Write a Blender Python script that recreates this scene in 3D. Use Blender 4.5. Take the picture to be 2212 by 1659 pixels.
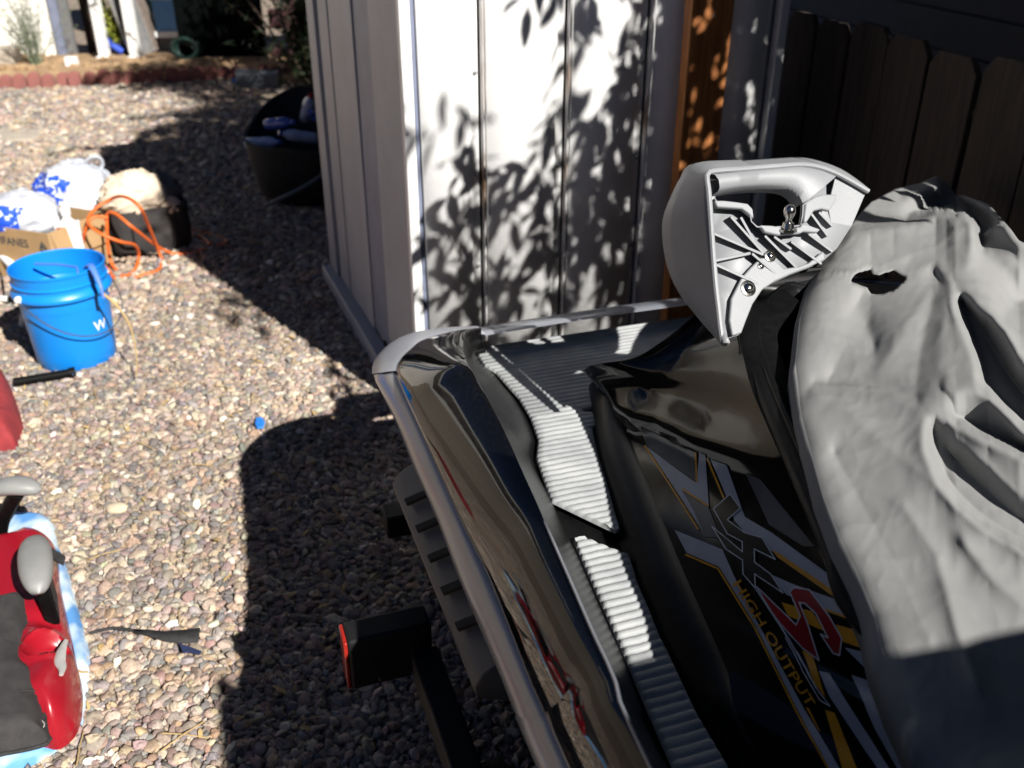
import bpy, bmesh, math, random
import numpy as np
from mathutils import Vector, Matrix, noise
from mathutils.bvhtree import BVHTree

for o in list(bpy.data.objects):
    bpy.data.objects.remove(o)
scene = bpy.context.scene
col = scene.collection
R = math.radians

# ------------------------------------------------------------------ camera
CAM_H = 1.4
PITCH = R(27.8)
FPX = 945.0 * 2.16
cam_d = bpy.data.cameras.new('camera')
cam_d.sensor_width = 36.0
cam_d.lens = 18.0 / (512.0 / 945.0)
cam_d.clip_start = 0.02
cam_d.clip_end = 400.0
cam_d.dof.use_dof = True
cam_d.dof.focus_distance = 1.35
cam_d.dof.aperture_fstop = 4.8
cam = bpy.data.objects.new('camera', cam_d)
cam.location = (0, 0, CAM_H)
cam.rotation_euler = (R(90) - PITCH, 0, 0)
col.objects.link(cam)
scene.camera = cam

# ------------------------------------------------------------------ sky, sun, exposure
SUN_AZ = Vector((0.63, -0.777, 0)).normalized()      # horizontal direction towards the sun
SUN_EL = R(37.0)
SUN = Vector((SUN_AZ.x * math.cos(SUN_EL), SUN_AZ.y * math.cos(SUN_EL), math.sin(SUN_EL)))
world = bpy.data.worlds.new('World')
scene.world = world
world.use_nodes = True
wn = world.node_tree
wn.nodes.clear()
sky = wn.nodes.new('ShaderNodeTexSky')
sky.sky_type = 'NISHITA'
sky.sun_disc = False
sky.sun_elevation = SUN_EL
sky.sun_rotation = math.atan2(SUN_AZ.x, SUN_AZ.y)
sky.altitude = 1500
sky.air_density = 0.32
sky.dust_density = 0.1
sky.ozone_density = 2.0
bg = wn.nodes.new('ShaderNodeBackground')
bg.inputs['Strength'].default_value = 0.05
wo = wn.nodes.new('ShaderNodeOutputWorld')
wn.links.new(sky.outputs[0], bg.inputs['Color'])
wn.links.new(bg.outputs[0], wo.inputs['Surface'])
sun_d = bpy.data.lights.new('sun', 'SUN')
sun_d.energy = 5.0
sun_d.angle = R(0.53)
sun_d.color = (1.0, 0.965, 0.91)
sun = bpy.data.objects.new('sun', sun_d)
sun.rotation_euler = SUN.to_track_quat('Z', 'Y').to_euler()
sun.location = SUN * 20
col.objects.link(sun)
vs = scene.view_settings
vs.view_transform = 'Standard'
vs.look = 'None'
vs.gamma = 1.0
vs.use_curve_mapping = False
vs.exposure = 0.8

# ------------------------------------------------------------------ survey helpers (sizes taken off the photograph)
CP, SP = math.cos(PITCH), math.sin(PITCH)
EYE = Vector((0, 0, CAM_H))

def ray(x, y):
    a, b = (x - 1106) / FPX, (829.5 - y) / FPX
    return Vector((a, CP + b * SP, -SP + b * CP))

def G(x, y, z=0.0):
    r = ray(x, y)
    return EYE + r * ((z - CAM_H) / r.z)

def proj(p):
    d = p - EYE
    dep = d.y * CP - d.z * SP
    return 1106 + FPX * d.x / dep, 829.5 - FPX * (d.y * SP + d.z * CP) / dep

SKI_O = Vector((-0.258, 1.611, 0))
SKI_A = R(18.55)
SKI_M = Matrix.Translation(SKI_O) @ Matrix.Rotation(SKI_A, 4, 'Z')
SKI_I = SKI_M.inverted()
UC = 0.61                                              # centre line of the ski

def S(x, y, z):
    return SKI_I @ G(x, y, z)

def at_depth(x, y, Y):
    r = ray(x, y)
    return EYE + r * (Y / r.y)

def lin(r, g, b):
    f = lambda c: (c / 255 / 12.92) if c <= 10.3 else ((c / 255 + 0.055) / 1.055) ** 2.4
    return (f(r), f(g), f(b), 1.0)

# ------------------------------------------------------------------ materials
def mat(name, c1, c2=None, scale=20.0, rough=0.6, metal=0.0, bump=0.0, bump_scale=None, spec=0.5,
        ramp=(0.35, 0.65), rough_var=0.0, coat=0.0, stretch=None, detail=5.0, trans=0.0, alpha=None):
    m = bpy.data.materials.new(name)
    m.use_nodes = True
    nt = m.node_tree
    b = nt.nodes['Principled BSDF']
    tc = nt.nodes.new('ShaderNodeTexCoord')
    src = tc.outputs['Object']
    if stretch:
        mp = nt.nodes.new('ShaderNodeMapping')
        mp.inputs['Scale'].default_value = stretch
        nt.links.new(src, mp.inputs['Vector'])
        src = mp.outputs[0]
    n = nt.nodes.new('ShaderNodeTexNoise')
    n.inputs['Scale'].default_value = scale
    n.inputs['Detail'].default_value = detail
    nt.links.new(src, n.inputs['Vector'])
    if c2 is None:
        c2 = tuple(v * 0.8 for v in c1[:3]) + (1,)
    cr = nt.nodes.new('ShaderNodeValToRGB')
    cr.color_ramp.elements[0].position, cr.color_ramp.elements[1].position = ramp
    cr.color_ramp.elements[0].color = c1 if len(c1) == 4 else (*c1, 1)
    cr.color_ramp.elements[1].color = c2 if len(c2) == 4 else (*c2, 1)
    nt.links.new(n.outputs['Fac'], cr.inputs['Fac'])
    nt.links.new(cr.outputs['Color'], b.inputs['Base Color'])
    b.inputs['Roughness'].default_value = rough
    b.inputs['Metallic'].default_value = metal
    b.inputs['Specular IOR Level'].default_value = spec
    b.inputs['Coat Weight'].default_value = coat
    if trans:
        b.inputs['Transmission Weight'].default_value = trans
    if rough_var:
        mr = nt.nodes.new('ShaderNodeMapRange')
        mr.inputs['From Min'].default_value, mr.inputs['From Max'].default_value = 0.3, 0.7
        mr.inputs['To Min'].default_value, mr.inputs['To Max'].default_value = max(0.01, rough - rough_var), rough + rough_var
        nt.links.new(n.outputs['Fac'], mr.inputs['Value'])
        nt.links.new(mr.outputs[0], b.inputs['Roughness'])
    if bump:
        n2 = nt.nodes.new('ShaderNodeTexNoise')
        n2.inputs['Scale'].default_value = bump_scale or scale * 3
        n2.inputs['Detail'].default_value = 4
        nt.links.new(src, n2.inputs['Vector'])
        bp = nt.nodes.new('ShaderNodeBump')
        bp.inputs['Strength'].default_value = bump
        bp.inputs['Distance'].default_value = 0.01
        nt.links.new(n2.outputs['Fac'], bp.inputs['Height'])
        nt.links.new(bp.outputs[0], b.inputs['Normal'])
    return m

def gray(v): return (v, v, v, 1)

M = {}
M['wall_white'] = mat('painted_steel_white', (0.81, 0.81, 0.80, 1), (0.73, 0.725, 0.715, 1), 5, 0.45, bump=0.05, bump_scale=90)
M['wall_side'] = mat('painted_steel_shaded', (0.33, 0.35, 0.40, 1), (0.29, 0.305, 0.35, 1), 7, 0.5, bump=0.05, bump_scale=90)  # white steel with the side wall's shade put into the colour
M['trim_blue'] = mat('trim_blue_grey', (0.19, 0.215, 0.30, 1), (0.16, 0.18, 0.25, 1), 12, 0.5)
M['rust'] = mat('rusted_seam', (0.62, 0.61, 0.60, 1), (0.26, 0.15, 0.08, 1), 11, 0.8, stretch=(1, 1, 0.35), ramp=(0.50, 0.66))
M['dark_gap'] = mat('dark_gap', gray(0.02), gray(0.012), 20, 0.8)
M['board'] = mat('stained_board', (0.44, 0.17, 0.045, 1), (0.26, 0.085, 0.022, 1), 9, 0.6, stretch=(6, 6, 0.6), bump=0.25, bump_scale=30)
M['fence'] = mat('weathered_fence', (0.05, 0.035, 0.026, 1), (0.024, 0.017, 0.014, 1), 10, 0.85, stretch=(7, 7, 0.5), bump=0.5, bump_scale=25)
M['black_gloss'] = mat('black_gelcoat', (0.004, 0.004, 0.0045, 1), (0.010, 0.0095, 0.009, 1), 140, 0.045, rough_var=0.025, spec=0.25, ramp=(0.5, 0.75))
M['black_liner'] = mat('black_moulded_liner', (0.005, 0.005, 0.0055, 1), (0.009, 0.009, 0.009, 1), 60, 0.32, spec=0.18)
M['black_body'] = mat('black_body_paint', (0.004, 0.004, 0.0045, 1), (0.006, 0.006, 0.006, 1), 40, 0.11, rough_var=0.03, spec=0.2)
M['black_satin'] = mat('black_satin', (0.004, 0.004, 0.0045, 1), (0.006, 0.006, 0.006, 1), 80, 0.5, rough_var=0.1, spec=0.08)
M['black_rubber'] = mat('black_rubber', (0.005, 0.005, 0.0055, 1), (0.014, 0.014, 0.015, 1), 18, 0.4, rough_var=0.1, ramp=(0.55, 0.85), spec=0.12)
M['rail'] = mat('silver_bumper', (0.26, 0.275, 0.31, 1), (0.235, 0.25, 0.285, 1), 3, 0.26, metal=0.3)
M['railcap'] = mat('silver_bumper_cap', (0.42, 0.43, 0.47, 1), (0.38, 0.39, 0.43, 1), 5, 0.4, metal=0.2)
M['mat_silver'] = mat('silver_traction_foam', (0.40, 0.41, 0.41, 1), (0.29, 0.30, 0.31, 1), 16, 0.75, bump=0.2, bump_scale=500)
M['mat_black'] = mat('black_traction_foam', (0.016, 0.016, 0.019, 1), (0.03, 0.03, 0.034, 1), 25, 0.7, bump=0.2, bump_scale=500)
M['sponson'] = mat('grey_sponson', (0.065, 0.066, 0.075, 1), (0.05, 0.05, 0.056, 1), 15, 0.5)
M['cover'] = mat('grey_canvas', (0.245, 0.246, 0.242, 1), (0.18, 0.181, 0.18, 1), 5, 0.9, bump=0.10, bump_scale=900, spec=0.2, ramp=(0.3, 0.75))
M['handle'] = mat('light_grey_nylon', (0.26, 0.268, 0.28, 1), (0.22, 0.228, 0.24, 1), 9, 0.5, bump=0.06, bump_scale=300)
M['chrome'] = mat('stainless_bolt', (0.62, 0.60, 0.56, 1), (0.5, 0.48, 0.45, 1), 40, 0.16, metal=1.0)
M['dec_white'] = mat('decal_silver', (0.42, 0.44, 0.50, 1), (0.36, 0.38, 0.44, 1), 30, 0.3, spec=0.2)
M['dec_line'] = mat('decal_outline', (0.62, 0.63, 0.66, 1), (0.55, 0.56, 0.6, 1), 30, 0.3, spec=0.2)
M['dec_yellow'] = mat('decal_yellow', (0.72, 0.33, 0.02, 1), (0.64, 0.28, 0.015, 1), 30, 0.3, spec=0.2)
M['dec_red'] = mat('decal_red', (0.42, 0.012, 0.02, 1), (0.26, 0.006, 0.012, 1), 9, 0.3, spec=0.2)
M['dec_black'] = mat('decal_black', gray(0.006), gray(0.009), 30, 0.2, spec=0.2)
M['dec_grey'] = mat('decal_grey', (0.14, 0.14, 0.145, 1), (0.07, 0.07, 0.072, 1), 9, 0.2, spec=0.2)
M['trailer'] = mat('black_trailer_paint', (0.006, 0.0065, 0.008, 1), (0.010, 0.010, 0.011, 1), 25, 0.55, rough_var=0.1, spec=0.25)
M['tyre'] = mat('tyre_rubber', gray(0.02), gray(0.035), 20, 0.8)
M['galv'] = mat('galvanised', (0.42, 0.43, 0.44, 1), (0.34, 0.35, 0.36, 1), 30, 0.4, metal=0.8)
M['red_lens'] = mat('red_lens', (0.34, 0.02, 0.012, 1), (0.28, 0.015, 0.01, 1), 60, 0.2)
M['bucket'] = mat('blue_hdpe', (0.006, 0.235, 0.72, 1), (0.005, 0.20, 0.65, 1), 6, 0.38, rough_var=0.06)
M['white_print'] = mat('white_print', (0.75, 0.78, 0.82, 1), (0.5, 0.56, 0.7, 1), 90, 0.6, ramp=(0.45, 0.7))
M['wire'] = mat('steel_wire', (0.35, 0.36, 0.38, 1), None, 40, 0.35, metal=0.9)
M['blue_tape'] = mat('blue_strip', (0.08, 0.20, 0.62, 1), (0.06, 0.15, 0.5, 1), 20, 0.5)
M['straw'] = mat('dry_straw', (0.50, 0.36, 0.16, 1), (0.38, 0.26, 0.11, 1), 40, 0.8)
M['cardboard'] = mat('cardboard', (0.42, 0.27, 0.13, 1), (0.36, 0.225, 0.105, 1), 10, 0.85, bump=0.05, bump_scale=100)
M['ink'] = mat('box_ink', (0.03, 0.045, 0.06, 1), (0.05, 0.06, 0.07, 1), 60, 0.7)
M['bag_white'] = mat('white_plastic_bag', (0.54, 0.55, 0.58, 1), (0.42, 0.44, 0.50, 1), 9, 0.35, bump=0.5, bump_scale=30)
M['bag_blue'] = mat('blue_bag_print', (0.015, 0.075, 0.55, 1), (0.65, 0.7, 0.8, 1), 42, 0.4, ramp=(0.53, 0.58), bump=0.3, bump_scale=30, detail=2)
M['cord'] = mat('orange_cord', (0.78, 0.15, 0.025, 1), (0.66, 0.12, 0.02, 1), 30, 0.5)
M['tote'] = mat('black_tote_fabric', (0.022, 0.02, 0.02, 1), (0.035, 0.03, 0.028, 1), 20, 0.8, bump=0.2)
M['tan_cloth'] = mat('tan_cloth', (0.70, 0.58, 0.44, 1), (0.55, 0.44, 0.33, 1), 8, 0.9, bump=0.3, bump_scale=40)
M['grey_cloth'] = mat('grey_cloth', (0.16, 0.15, 0.15, 1), (0.10, 0.095, 0.10, 1), 8, 0.9, bump=0.3, bump_scale=40)
M['white_plastic'] = mat('white_plastic', (0.78, 0.78, 0.77, 1), (0.7, 0.7, 0.69, 1), 15, 0.4)
M['red_plastic'] = mat('red_plastic', (0.34, 0.007, 0.018, 1), (0.27, 0.008, 0.016, 1), 6, 0.25, rough_var=0.08, coat=0.2)
M['red_cloth'] = mat('red_cloth', (0.34, 0.035, 0.035, 1), (0.22, 0.02, 0.025, 1), 14, 0.85, bump=0.3)
M['arm_grey'] = mat('grey_armrest', (0.25, 0.25, 0.245, 1), (0.21, 0.21, 0.205, 1), 18, 0.5, rough_var=0.08, bump=0.05, bump_scale=200)
M['seat_fabric'] = mat('charcoal_fabric', (0.028, 0.026, 0.027, 1), (0.045, 0.042, 0.042, 1), 40, 0.9, bump=0.3, bump_scale=600)
M['silver_plastic'] = mat('silver_plastic', (0.55, 0.54, 0.51, 1), (0.45, 0.44, 0.42, 1), 30, 0.3, metal=0.3)
M['blue_mat'] = mat('blue_white_foam', (0.10, 0.29, 0.62, 1), (0.62, 0.74, 0.82, 1), 12, 0.7, bump=0.15, bump_scale=250, ramp=(0.40, 0.54), detail=2, stretch=(1, 0.6, 1))
M['strap'] = mat('black_webbing', gray(0.018), gray(0.03), 60, 0.8, bump=0.3, bump_scale=300)
M['navy'] = mat('navy_scrap', (0.02, 0.03, 0.09, 1), None, 30, 0.7)
M['cyan'] = mat('bright_blue_scrap', (0.03, 0.23, 0.75, 1), None, 30, 0.5)
M['cream_stone'] = mat('cream_stone', (0.60, 0.50, 0.36, 1), (0.5, 0.41, 0.29, 1), 20, 0.8, bump=0.2)
M['concrete'] = mat('concrete', (0.42, 0.37, 0.30, 1), (0.34, 0.30, 0.25, 1), 9, 0.9, bump=0.2)
M['brick_red'] = mat('scalloped_brick', (0.26, 0.095, 0.08, 1), (0.19, 0.075, 0.065, 1), 12, 0.9, bump=0.3)
M['soil'] = mat('dry_soil', (0.36, 0.24, 0.13, 1), (0.25, 0.16, 0.09, 1), 9, 0.95, bump=0.6, bump_scale=40)
M['stucco'] = mat('white_stucco', (0.80, 0.78, 0.72, 1), (0.74, 0.72, 0.66, 1), 14, 0.9, bump=0.3, bump_scale=120)
M['post_white'] = mat('white_paint', (0.80, 0.80, 0.77, 1), (0.74, 0.74, 0.71, 1), 10, 0.5)
M['screen_grey'] = mat('grey_screen', (0.16, 0.16, 0.16, 1), (0.12, 0.12, 0.12, 1), 20, 0.7)
M['dark_in'] = mat('dark_interior', (0.02, 0.018, 0.018, 1), (0.05, 0.03, 0.02, 1), 9, 0.8)
M['green_panel'] = mat('sage_green_panel', (0.16, 0.33, 0.25, 1), (0.13, 0.28, 0.21, 1), 10, 0.6)
M['blue_panel'] = mat('sky_blue_panel', (0.07, 0.20, 0.43, 1), (0.10, 0.26, 0.5, 1), 7, 0.5)
M['alu'] = mat('aluminium', (0.45, 0.44, 0.43, 1), None, 30, 0.4, metal=0.7)
M['bronze'] = mat('brown_screen', (0.10, 0.075, 0.06, 1), (0.16, 0.13, 0.11, 1), 25, 0.7)
M['gate_black'] = mat('black_green_panel', (0.003, 0.0042, 0.004, 1), (0.004, 0.005, 0.0045, 1), 12, 1.0, spec=0.0)
M['red_wall'] = mat('dusky_red_wall', (0.11, 0.045, 0.045, 1), (0.075, 0.035, 0.035, 1), 6, 0.9)
M['pot'] = mat('black_pot', gray(0.02), gray(0.03), 20, 0.6)
M['blue_tube'] = mat('royal_blue_tube', (0.03, 0.08, 0.50, 1), None, 20, 0.5)
M['hose'] = mat('green_hose', (0.012, 0.045, 0.035, 1), None, 20, 0.5)
M['leaf_grey'] = mat('grey_green_leaf', (0.10, 0.13, 0.075, 1), (0.17, 0.19, 0.12, 1), 20, 0.8)
M['leaf_yellow'] = mat('yellow_green_leaf', (0.20, 0.26, 0.03, 1), (0.34, 0.34, 0.06, 1), 14, 0.6)
M['leaf_dark'] = mat('dark_green_leaf', (0.02, 0.035, 0.015, 1), (0.035, 0.055, 0.02, 1), 10, 0.6)
M['leaf_tree'] = mat('tree_leaf', (0.045, 0.085, 0.022, 1), (0.08, 0.12, 0.03, 1), 6, 0.5)
M['bark'] = mat('bark', (0.10, 0.07, 0.05, 1), (0.06, 0.042, 0.03, 1), 14, 0.9, bump=0.6, bump_scale=30)
M['tub'] = mat('dark_tub', (0.015, 0.015, 0.018, 1), (0.010, 0.010, 0.012, 1), 14, 0.8)
M['bottle'] = mat('bluish_bottle', (0.34, 0.42, 0.66, 1), (0.5, 0.55, 0.7, 1), 20, 0.15, spec=0.7)
M['bottle_blue'] = mat('blue_bottle', (0.03, 0.07, 0.36, 1), (0.06, 0.1, 0.4, 1), 20, 0.15)
M['dry_leaf'] = mat('dry_leaf', (0.22, 0.12, 0.06, 1), (0.13, 0.07, 0.04, 1), 30, 0.8)
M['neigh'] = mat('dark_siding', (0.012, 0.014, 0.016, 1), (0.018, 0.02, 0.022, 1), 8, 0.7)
M['grey_post'] = mat('grey_steel_post', (0.12, 0.14, 0.16, 1), (0.10, 0.115, 0.13, 1), 20, 0.5)

# ------------------------------------------------------------------ mesh builder
class MB:
    def __init__(s):
        s.v, s.f = [], []
    def add(s, vs, fs):
        k = len(s.v)
        s.v += [tuple(p) for p in vs]
        s.f += [tuple(i + k for i in f) for f in fs]
        return s
    def box(s, c, d, m=None):
        x, y, z = d[0] / 2, d[1] / 2, d[2] / 2
        c = Vector(c)
        ps = [Vector((a * x, b * y, e * z)) for e in (-1, 1) for b in (-1, 1) for a in (-1, 1)]
        if m is not None:
            ps = [m @ p for p in ps]
        return s.add([p + c for p in ps], [(0, 2, 3, 1), (4, 5, 7, 6), (0, 1, 5, 4), (2, 6, 7, 3), (0, 4, 6, 2), (1, 3, 7, 5)])
    def loft(s, rows, closed=False, flip=False):
        n = len(rows[0])
        vs = [p for r in rows for p in r]
        fs = []
        for i in range(len(rows) - 1):
            for j in range(n if closed else n - 1):
                a, b = i * n + j, i * n + (j + 1) % n
                q = (a, b, b + n, a + n)
                fs.append(q[::-1] if flip else q)
        return s.add(vs, fs)
    def tube(s, path, r, n=8, caps=True, rz=None):
        path = [Vector(p) for p in path]
        rows = []
        up = None
        for i, p in enumerate(path):
            t = (path[min(i + 1, len(path) - 1)] - path[max(i - 1, 0)]).normalized()
            if up is None:
                up = Vector((0, 0, 1)) if abs(t.z) < 0.9 else Vector((1, 0, 0))
            a = t.cross(up)
            if a.length < 1e-5:
                a = t.orthogonal()
            a.normalize()
            b = a.cross(t).normalized()
            up = b
            rr = r[i] if isinstance(r, (list, tuple)) else r
            r2 = rr if rz is None else rz
            rows.append([p + a * (rr * math.cos(k * 2 * math.pi / n)) + b * (r2 * math.sin(k * 2 * math.pi / n)) for k in range(n)])
        k0 = len(s.v)
        s.loft(rows, closed=True)
        if caps:
            s.f.append(tuple(k0 + k for k in range(n)))
            s.f.append(tuple(k0 + (len(rows) - 1) * n + k for k in range(n))[::-1])
        return s
    def lathe(s, prof, n=32, m=None):
        rows = []
        for r, z in prof:
            row = [Vector((r * math.cos(k * 2 * math.pi / n), r * math.sin(k * 2 * math.pi / n), z)) for k in range(n)]
            rows.append([m @ p for p in row] if m is not None else row)
        return s.loft(rows, closed=True)
    def prism(s, poly, off):
        off = Vector(off)
        poly = [Vector(p) for p in poly]
        n = len(poly)
        k = len(s.v)
        s.v += [tuple(p) for p in poly] + [tuple(p + off) for p in poly]
        s.f.append(tuple(k + i for i in range(n))[::-1])
        s.f.append(tuple(k + n + i for i in range(n)))
        for i in range(n):
            j = (i + 1) % n
            s.f.append((k + i, k + j, k + n + j, k + n + i))
        return s
    def blob(s, c, rad, nu=28, nv=18, amp=0.0, freq=6.0, seed=0.0, m=None, crease=False, bottom=None):
        c = Vector(c)
        rows = []
        for i in range(nv + 1):
            th = math.pi * i / nv
            row = []
            for j in range(nu):
                ph = 2 * math.pi * j / nu
                d = Vector((math.sin(th) * math.cos(ph), math.sin(th) * math.sin(ph), math.cos(th)))
                k = 1.0
                if amp:
                    q = d * freq * 0.35 + Vector((seed, seed * 1.7, -seed))
                    nz = noise.noise(q) + 0.5 * noise.noise(q * 2.3)
                    if crease:
                        nz += 0.6 * (0.5 - abs(noise.noise(q * 3.1 + Vector((5, 0, 0)))) * 2)
                    k += amp * nz
                p = Vector((d.x * rad[0] * k, d.y * rad[1] * k, d.z * rad[2] * k))
                if m is not None:
                    p = m @ p
                p = p + c
                if bottom is not None and p.z < bottom:
                    p.z = bottom
                row.append(p)
            rows.append(row)
        return s.loft(rows, closed=True, flip=True)
    def build(s, name, material, parent=None, angle=40, bevel=0, subsurf=0, recalc=True, solid=0):
        me = bpy.data.meshes.new(name)
        me.from_pydata(s.v, [], s.f)
        if recalc:
            bm = bmesh.new()
            bm.from_mesh(me)
            bmesh.ops.remove_doubles(bm, verts=bm.verts, dist=1e-6)
            bmesh.ops.recalc_face_normals(bm, faces=bm.faces)
            bm.to_mesh(me)
            bm.free()
        if angle:
            me.polygons.foreach_set('use_smooth', [True] * len(me.polygons))
            me.set_sharp_from_angle(angle=R(angle))
        me.update()
        o = bpy.data.objects.new(name, me)
        me.materials.append(M[material] if isinstance(material, str) else material)
        col.objects.link(o)
        if parent is not None:
            o.parent = parent
        if solid:
            md = o.modifiers.new('solidify', 'SOLIDIFY')
            md.thickness = solid
        if bevel:
            md = o.modifiers.new('bevel', 'BEVEL')
            md.width = bevel
            md.segments = 2
            md.limit_method = 'ANGLE'
            md.harden_normals = False
        if subsurf:
            md = o.modifiers.new('subsurf', 'SUBSURF')
            md.levels = md.render_levels = subsurf
        return o

def tag(o, label=None, cat=None, group=None, kind=None):
    if label: o['label'] = label
    if cat: o['category'] = cat
    if group: o['group'] = group
    if kind: o['kind'] = kind
    return o

def empty(name, loc=(0, 0, 0), rz=0.0, **k):
    o = bpy.data.objects.new(name, None)
    o.location = loc
    o.rotation_euler = (0, 0, rz)
    o.empty_display_size = 0.1
    col.objects.link(o)
    return tag(o, **k)

def cr(points, n, closed=False):
    """even resample of a Catmull-Rom curve"""
    P = [Vector(p) for p in points]
    if closed:
        P = [P[-1]] + P + [P[0], P[1]]
    else:
        P = [P[0] * 2 - P[1]] + P + [P[-1] * 2 - P[-2]]
    dense = []
    for i in range(1, len(P) - 2):
        p0, p1, p2, p3 = P[i - 1], P[i], P[i + 1], P[i + 2]
        for k in range(16):
            t = k / 16
            dense.append(0.5 * ((2 * p1) + (p2 - p0) * t + (2 * p0 - 5 * p1 + 4 * p2 - p3) * t * t + (3 * p1 - p0 - 3 * p2 + p3) * t ** 3))
    dense.append(P[-2].copy())
    L = [0.0]
    for a, b in zip(dense, dense[1:]):
        L.append(L[-1] + (b - a).length)
    out, j = [], 0
    for i in range(n):
        d = L[-1] * i / (n - 1 if not closed else n)
        while j < len(L) - 2 and L[j + 1] < d:
            j += 1
        f = (d - L[j]) / max(1e-9, L[j + 1] - L[j])
        out.append(dense[j].lerp(dense[j + 1], min(1, max(0, f))))
    return out

def in_poly(x, y, poly):
    c = False
    j = len(poly) - 1
    for i in range(len(poly)):
        xi, yi = poly[i][0], poly[i][1]
        xj, yj = poly[j][0], poly[j][1]
        if (yi > y) != (yj > y) and x < (xj - xi) * (y - yi) / (yj - yi) + xi:
            c = not c
        j = i
    return c

def pillow(outline, z0, h, r, res=0.006, fn=None, skirt=None, name='pad', material='tote', parent=None, subsurf=0):
    """rounded slab over an outline: z falls off towards the rim"""
    O = np.array([(p[0], p[1]) for p in outline])
    seg = np.roll(O, -1, 0) - O
    mn, mx = O.min(0) - res, O.max(0) + res
    nx, ny = int((mx[0] - mn[0]) / res) + 2, int((mx[1] - mn[1]) / res) + 2
    X, Y = np.meshgrid(mn[0] + np.arange(nx) * res, mn[1] + np.arange(ny) * res, indexing='ij')
    pts = np.stack([X.ravel(), Y.ravel()], 1)
    inside = np.zeros(len(pts), bool)
    best = np.full(len(pts), 1e9)
    near = pts.copy()
    for a, d in zip(O, seg):
        b = a + d
        cond = ((a[1] > pts[:, 1]) != (b[1] > pts[:, 1]))
        with np.errstate(divide='ignore', invalid='ignore'):
            xi = a[0] + (pts[:, 1] - a[1]) * d[0] / d[1]
        inside ^= cond & (pts[:, 0] < xi)
        t = np.clip(((pts - a) @ d) / max(1e-12, d @ d), 0, 1)
        q = a + t[:, None] * d
        dist = np.linalg.norm(pts - q, axis=1)
        k = dist < best
        best[k] = dist[k]
        near[k] = q[k]
    keep = inside | (best < res * 1.6)
    snap = (~inside) | (best < res * 0.25)
    ins0 = inside.reshape(nx, ny)
    pts[snap] = near[snap]
    best[snap] = 0
    t = np.clip(best / r, 0, 1)
    z = z0 + h * np.sqrt(np.clip(1 - (1 - t) ** 2, 0, 1))
    if fn is not None:
        z = fn(pts[:, 0], pts[:, 1], z, best)
    idx = np.full(len(pts), -1)
    idx[keep] = np.arange(keep.sum())
    I = idx.reshape(nx, ny)
    mb = MB()
    mb.v = [tuple(p) for p in np.concatenate([pts[keep], z[keep][:, None]], 1)]
    for i in range(nx - 1):
        for j in range(ny - 1):
            q = [I[i, j], I[i + 1, j], I[i + 1, j + 1], I[i, j + 1]]
            if min(q) >= 0 and (ins0[i, j] or ins0[i + 1, j] or ins0[i + 1, j + 1] or ins0[i, j + 1]):
                mb.f.append(tuple(int(k) for k in q))
    if skirt is not None:
        ol = cr([Vector((p[0], p[1], z0)) for p in outline], len(outline) * 4, closed=True) if len(outline) < 40 else [Vector((p[0], p[1], z0)) for p in outline]
        mb.loft([[Vector((p.x, p.y, z0 + 0.001)) for p in ol], [Vector((p.x, p.y, skirt)) for p in ol]], closed=True)
    return mb.build(name, material, parent, angle=60, subsurf=subsurf, recalc=True)

def text_mesh(txt, size=1.0, weight=0.0, shear=0.0):
    cu = bpy.data.curves.new('lettering', 'FONT')
    cu.body = txt
    cu.size = size
    cu.offset = weight
    cu.shear = shear
    cu.resolution_u = 3
    o = bpy.data.objects.new('lettering_tmp', cu)
    col.objects.link(o)
    dg = bpy.context.evaluated_depsgraph_get()
    dg.update()
    me = bpy.data.meshes.new_from_object(o.evaluated_get(dg))
    vs = [v.co.copy() for v in me.vertices]
    fs = [tuple(p.vertices) for p in me.polygons]
    bpy.data.objects.remove(o)
    bpy.data.meshes.remove(me)
    bpy.data.curves.remove(cu)
    return vs, fs

# ================================================================== GROUND
def ground_material():
    m = bpy.data.materials.new('pebbly_ground')
    m.use_nodes = True
    nt = m.node_tree
    b = nt.nodes['Principled BSDF']
    b.inputs['Roughness'].default_value = 0.9
    tc = nt.nodes.new('ShaderNodeTexCoord')
    vo = nt.nodes.new('ShaderNodeTexVoronoi')
    vo.inputs['Scale'].default_value = 48
    nt.links.new(tc.outputs['Object'], vo.inputs['Vector'])
    sep = nt.nodes.new('ShaderNodeSeparateColor')
    nt.links.new(vo.outputs['Color'], sep.inputs[0])
    cr_ = nt.nodes.new('ShaderNodeValToRGB')
    e = cr_.color_ramp.elements
    e[0].position, e[0].color = 0.0, (0.10, 0.095, 0.095, 1)
    e[1].position, e[1].color = 1.0, (0.42, 0.33, 0.23, 1)
    for p, c in ((0.25, (0.20, 0.17, 0.15, 1)), (0.5, (0.26, 0.19, 0.14, 1)), (0.75, (0.32, 0.24, 0.17, 1))):
        el = e.new(p)
        el.color = c
    nt.links.new(sep.outputs[0], cr_.inputs[0])
    nt.links.new(cr_.outputs[0], b.inputs['Base Color'])
    bp = nt.nodes.new('ShaderNodeBump')
    bp.inputs['Strength'].default_value = 0.8
    bp.inputs['Distance'].default_value = 0.012
    bp.invert = True
    nt.links.new(vo.outputs['Distance'], bp.inputs['Height'])
    nt.links.new(bp.outputs[0], b.inputs['Normal'])
    return m

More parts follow.
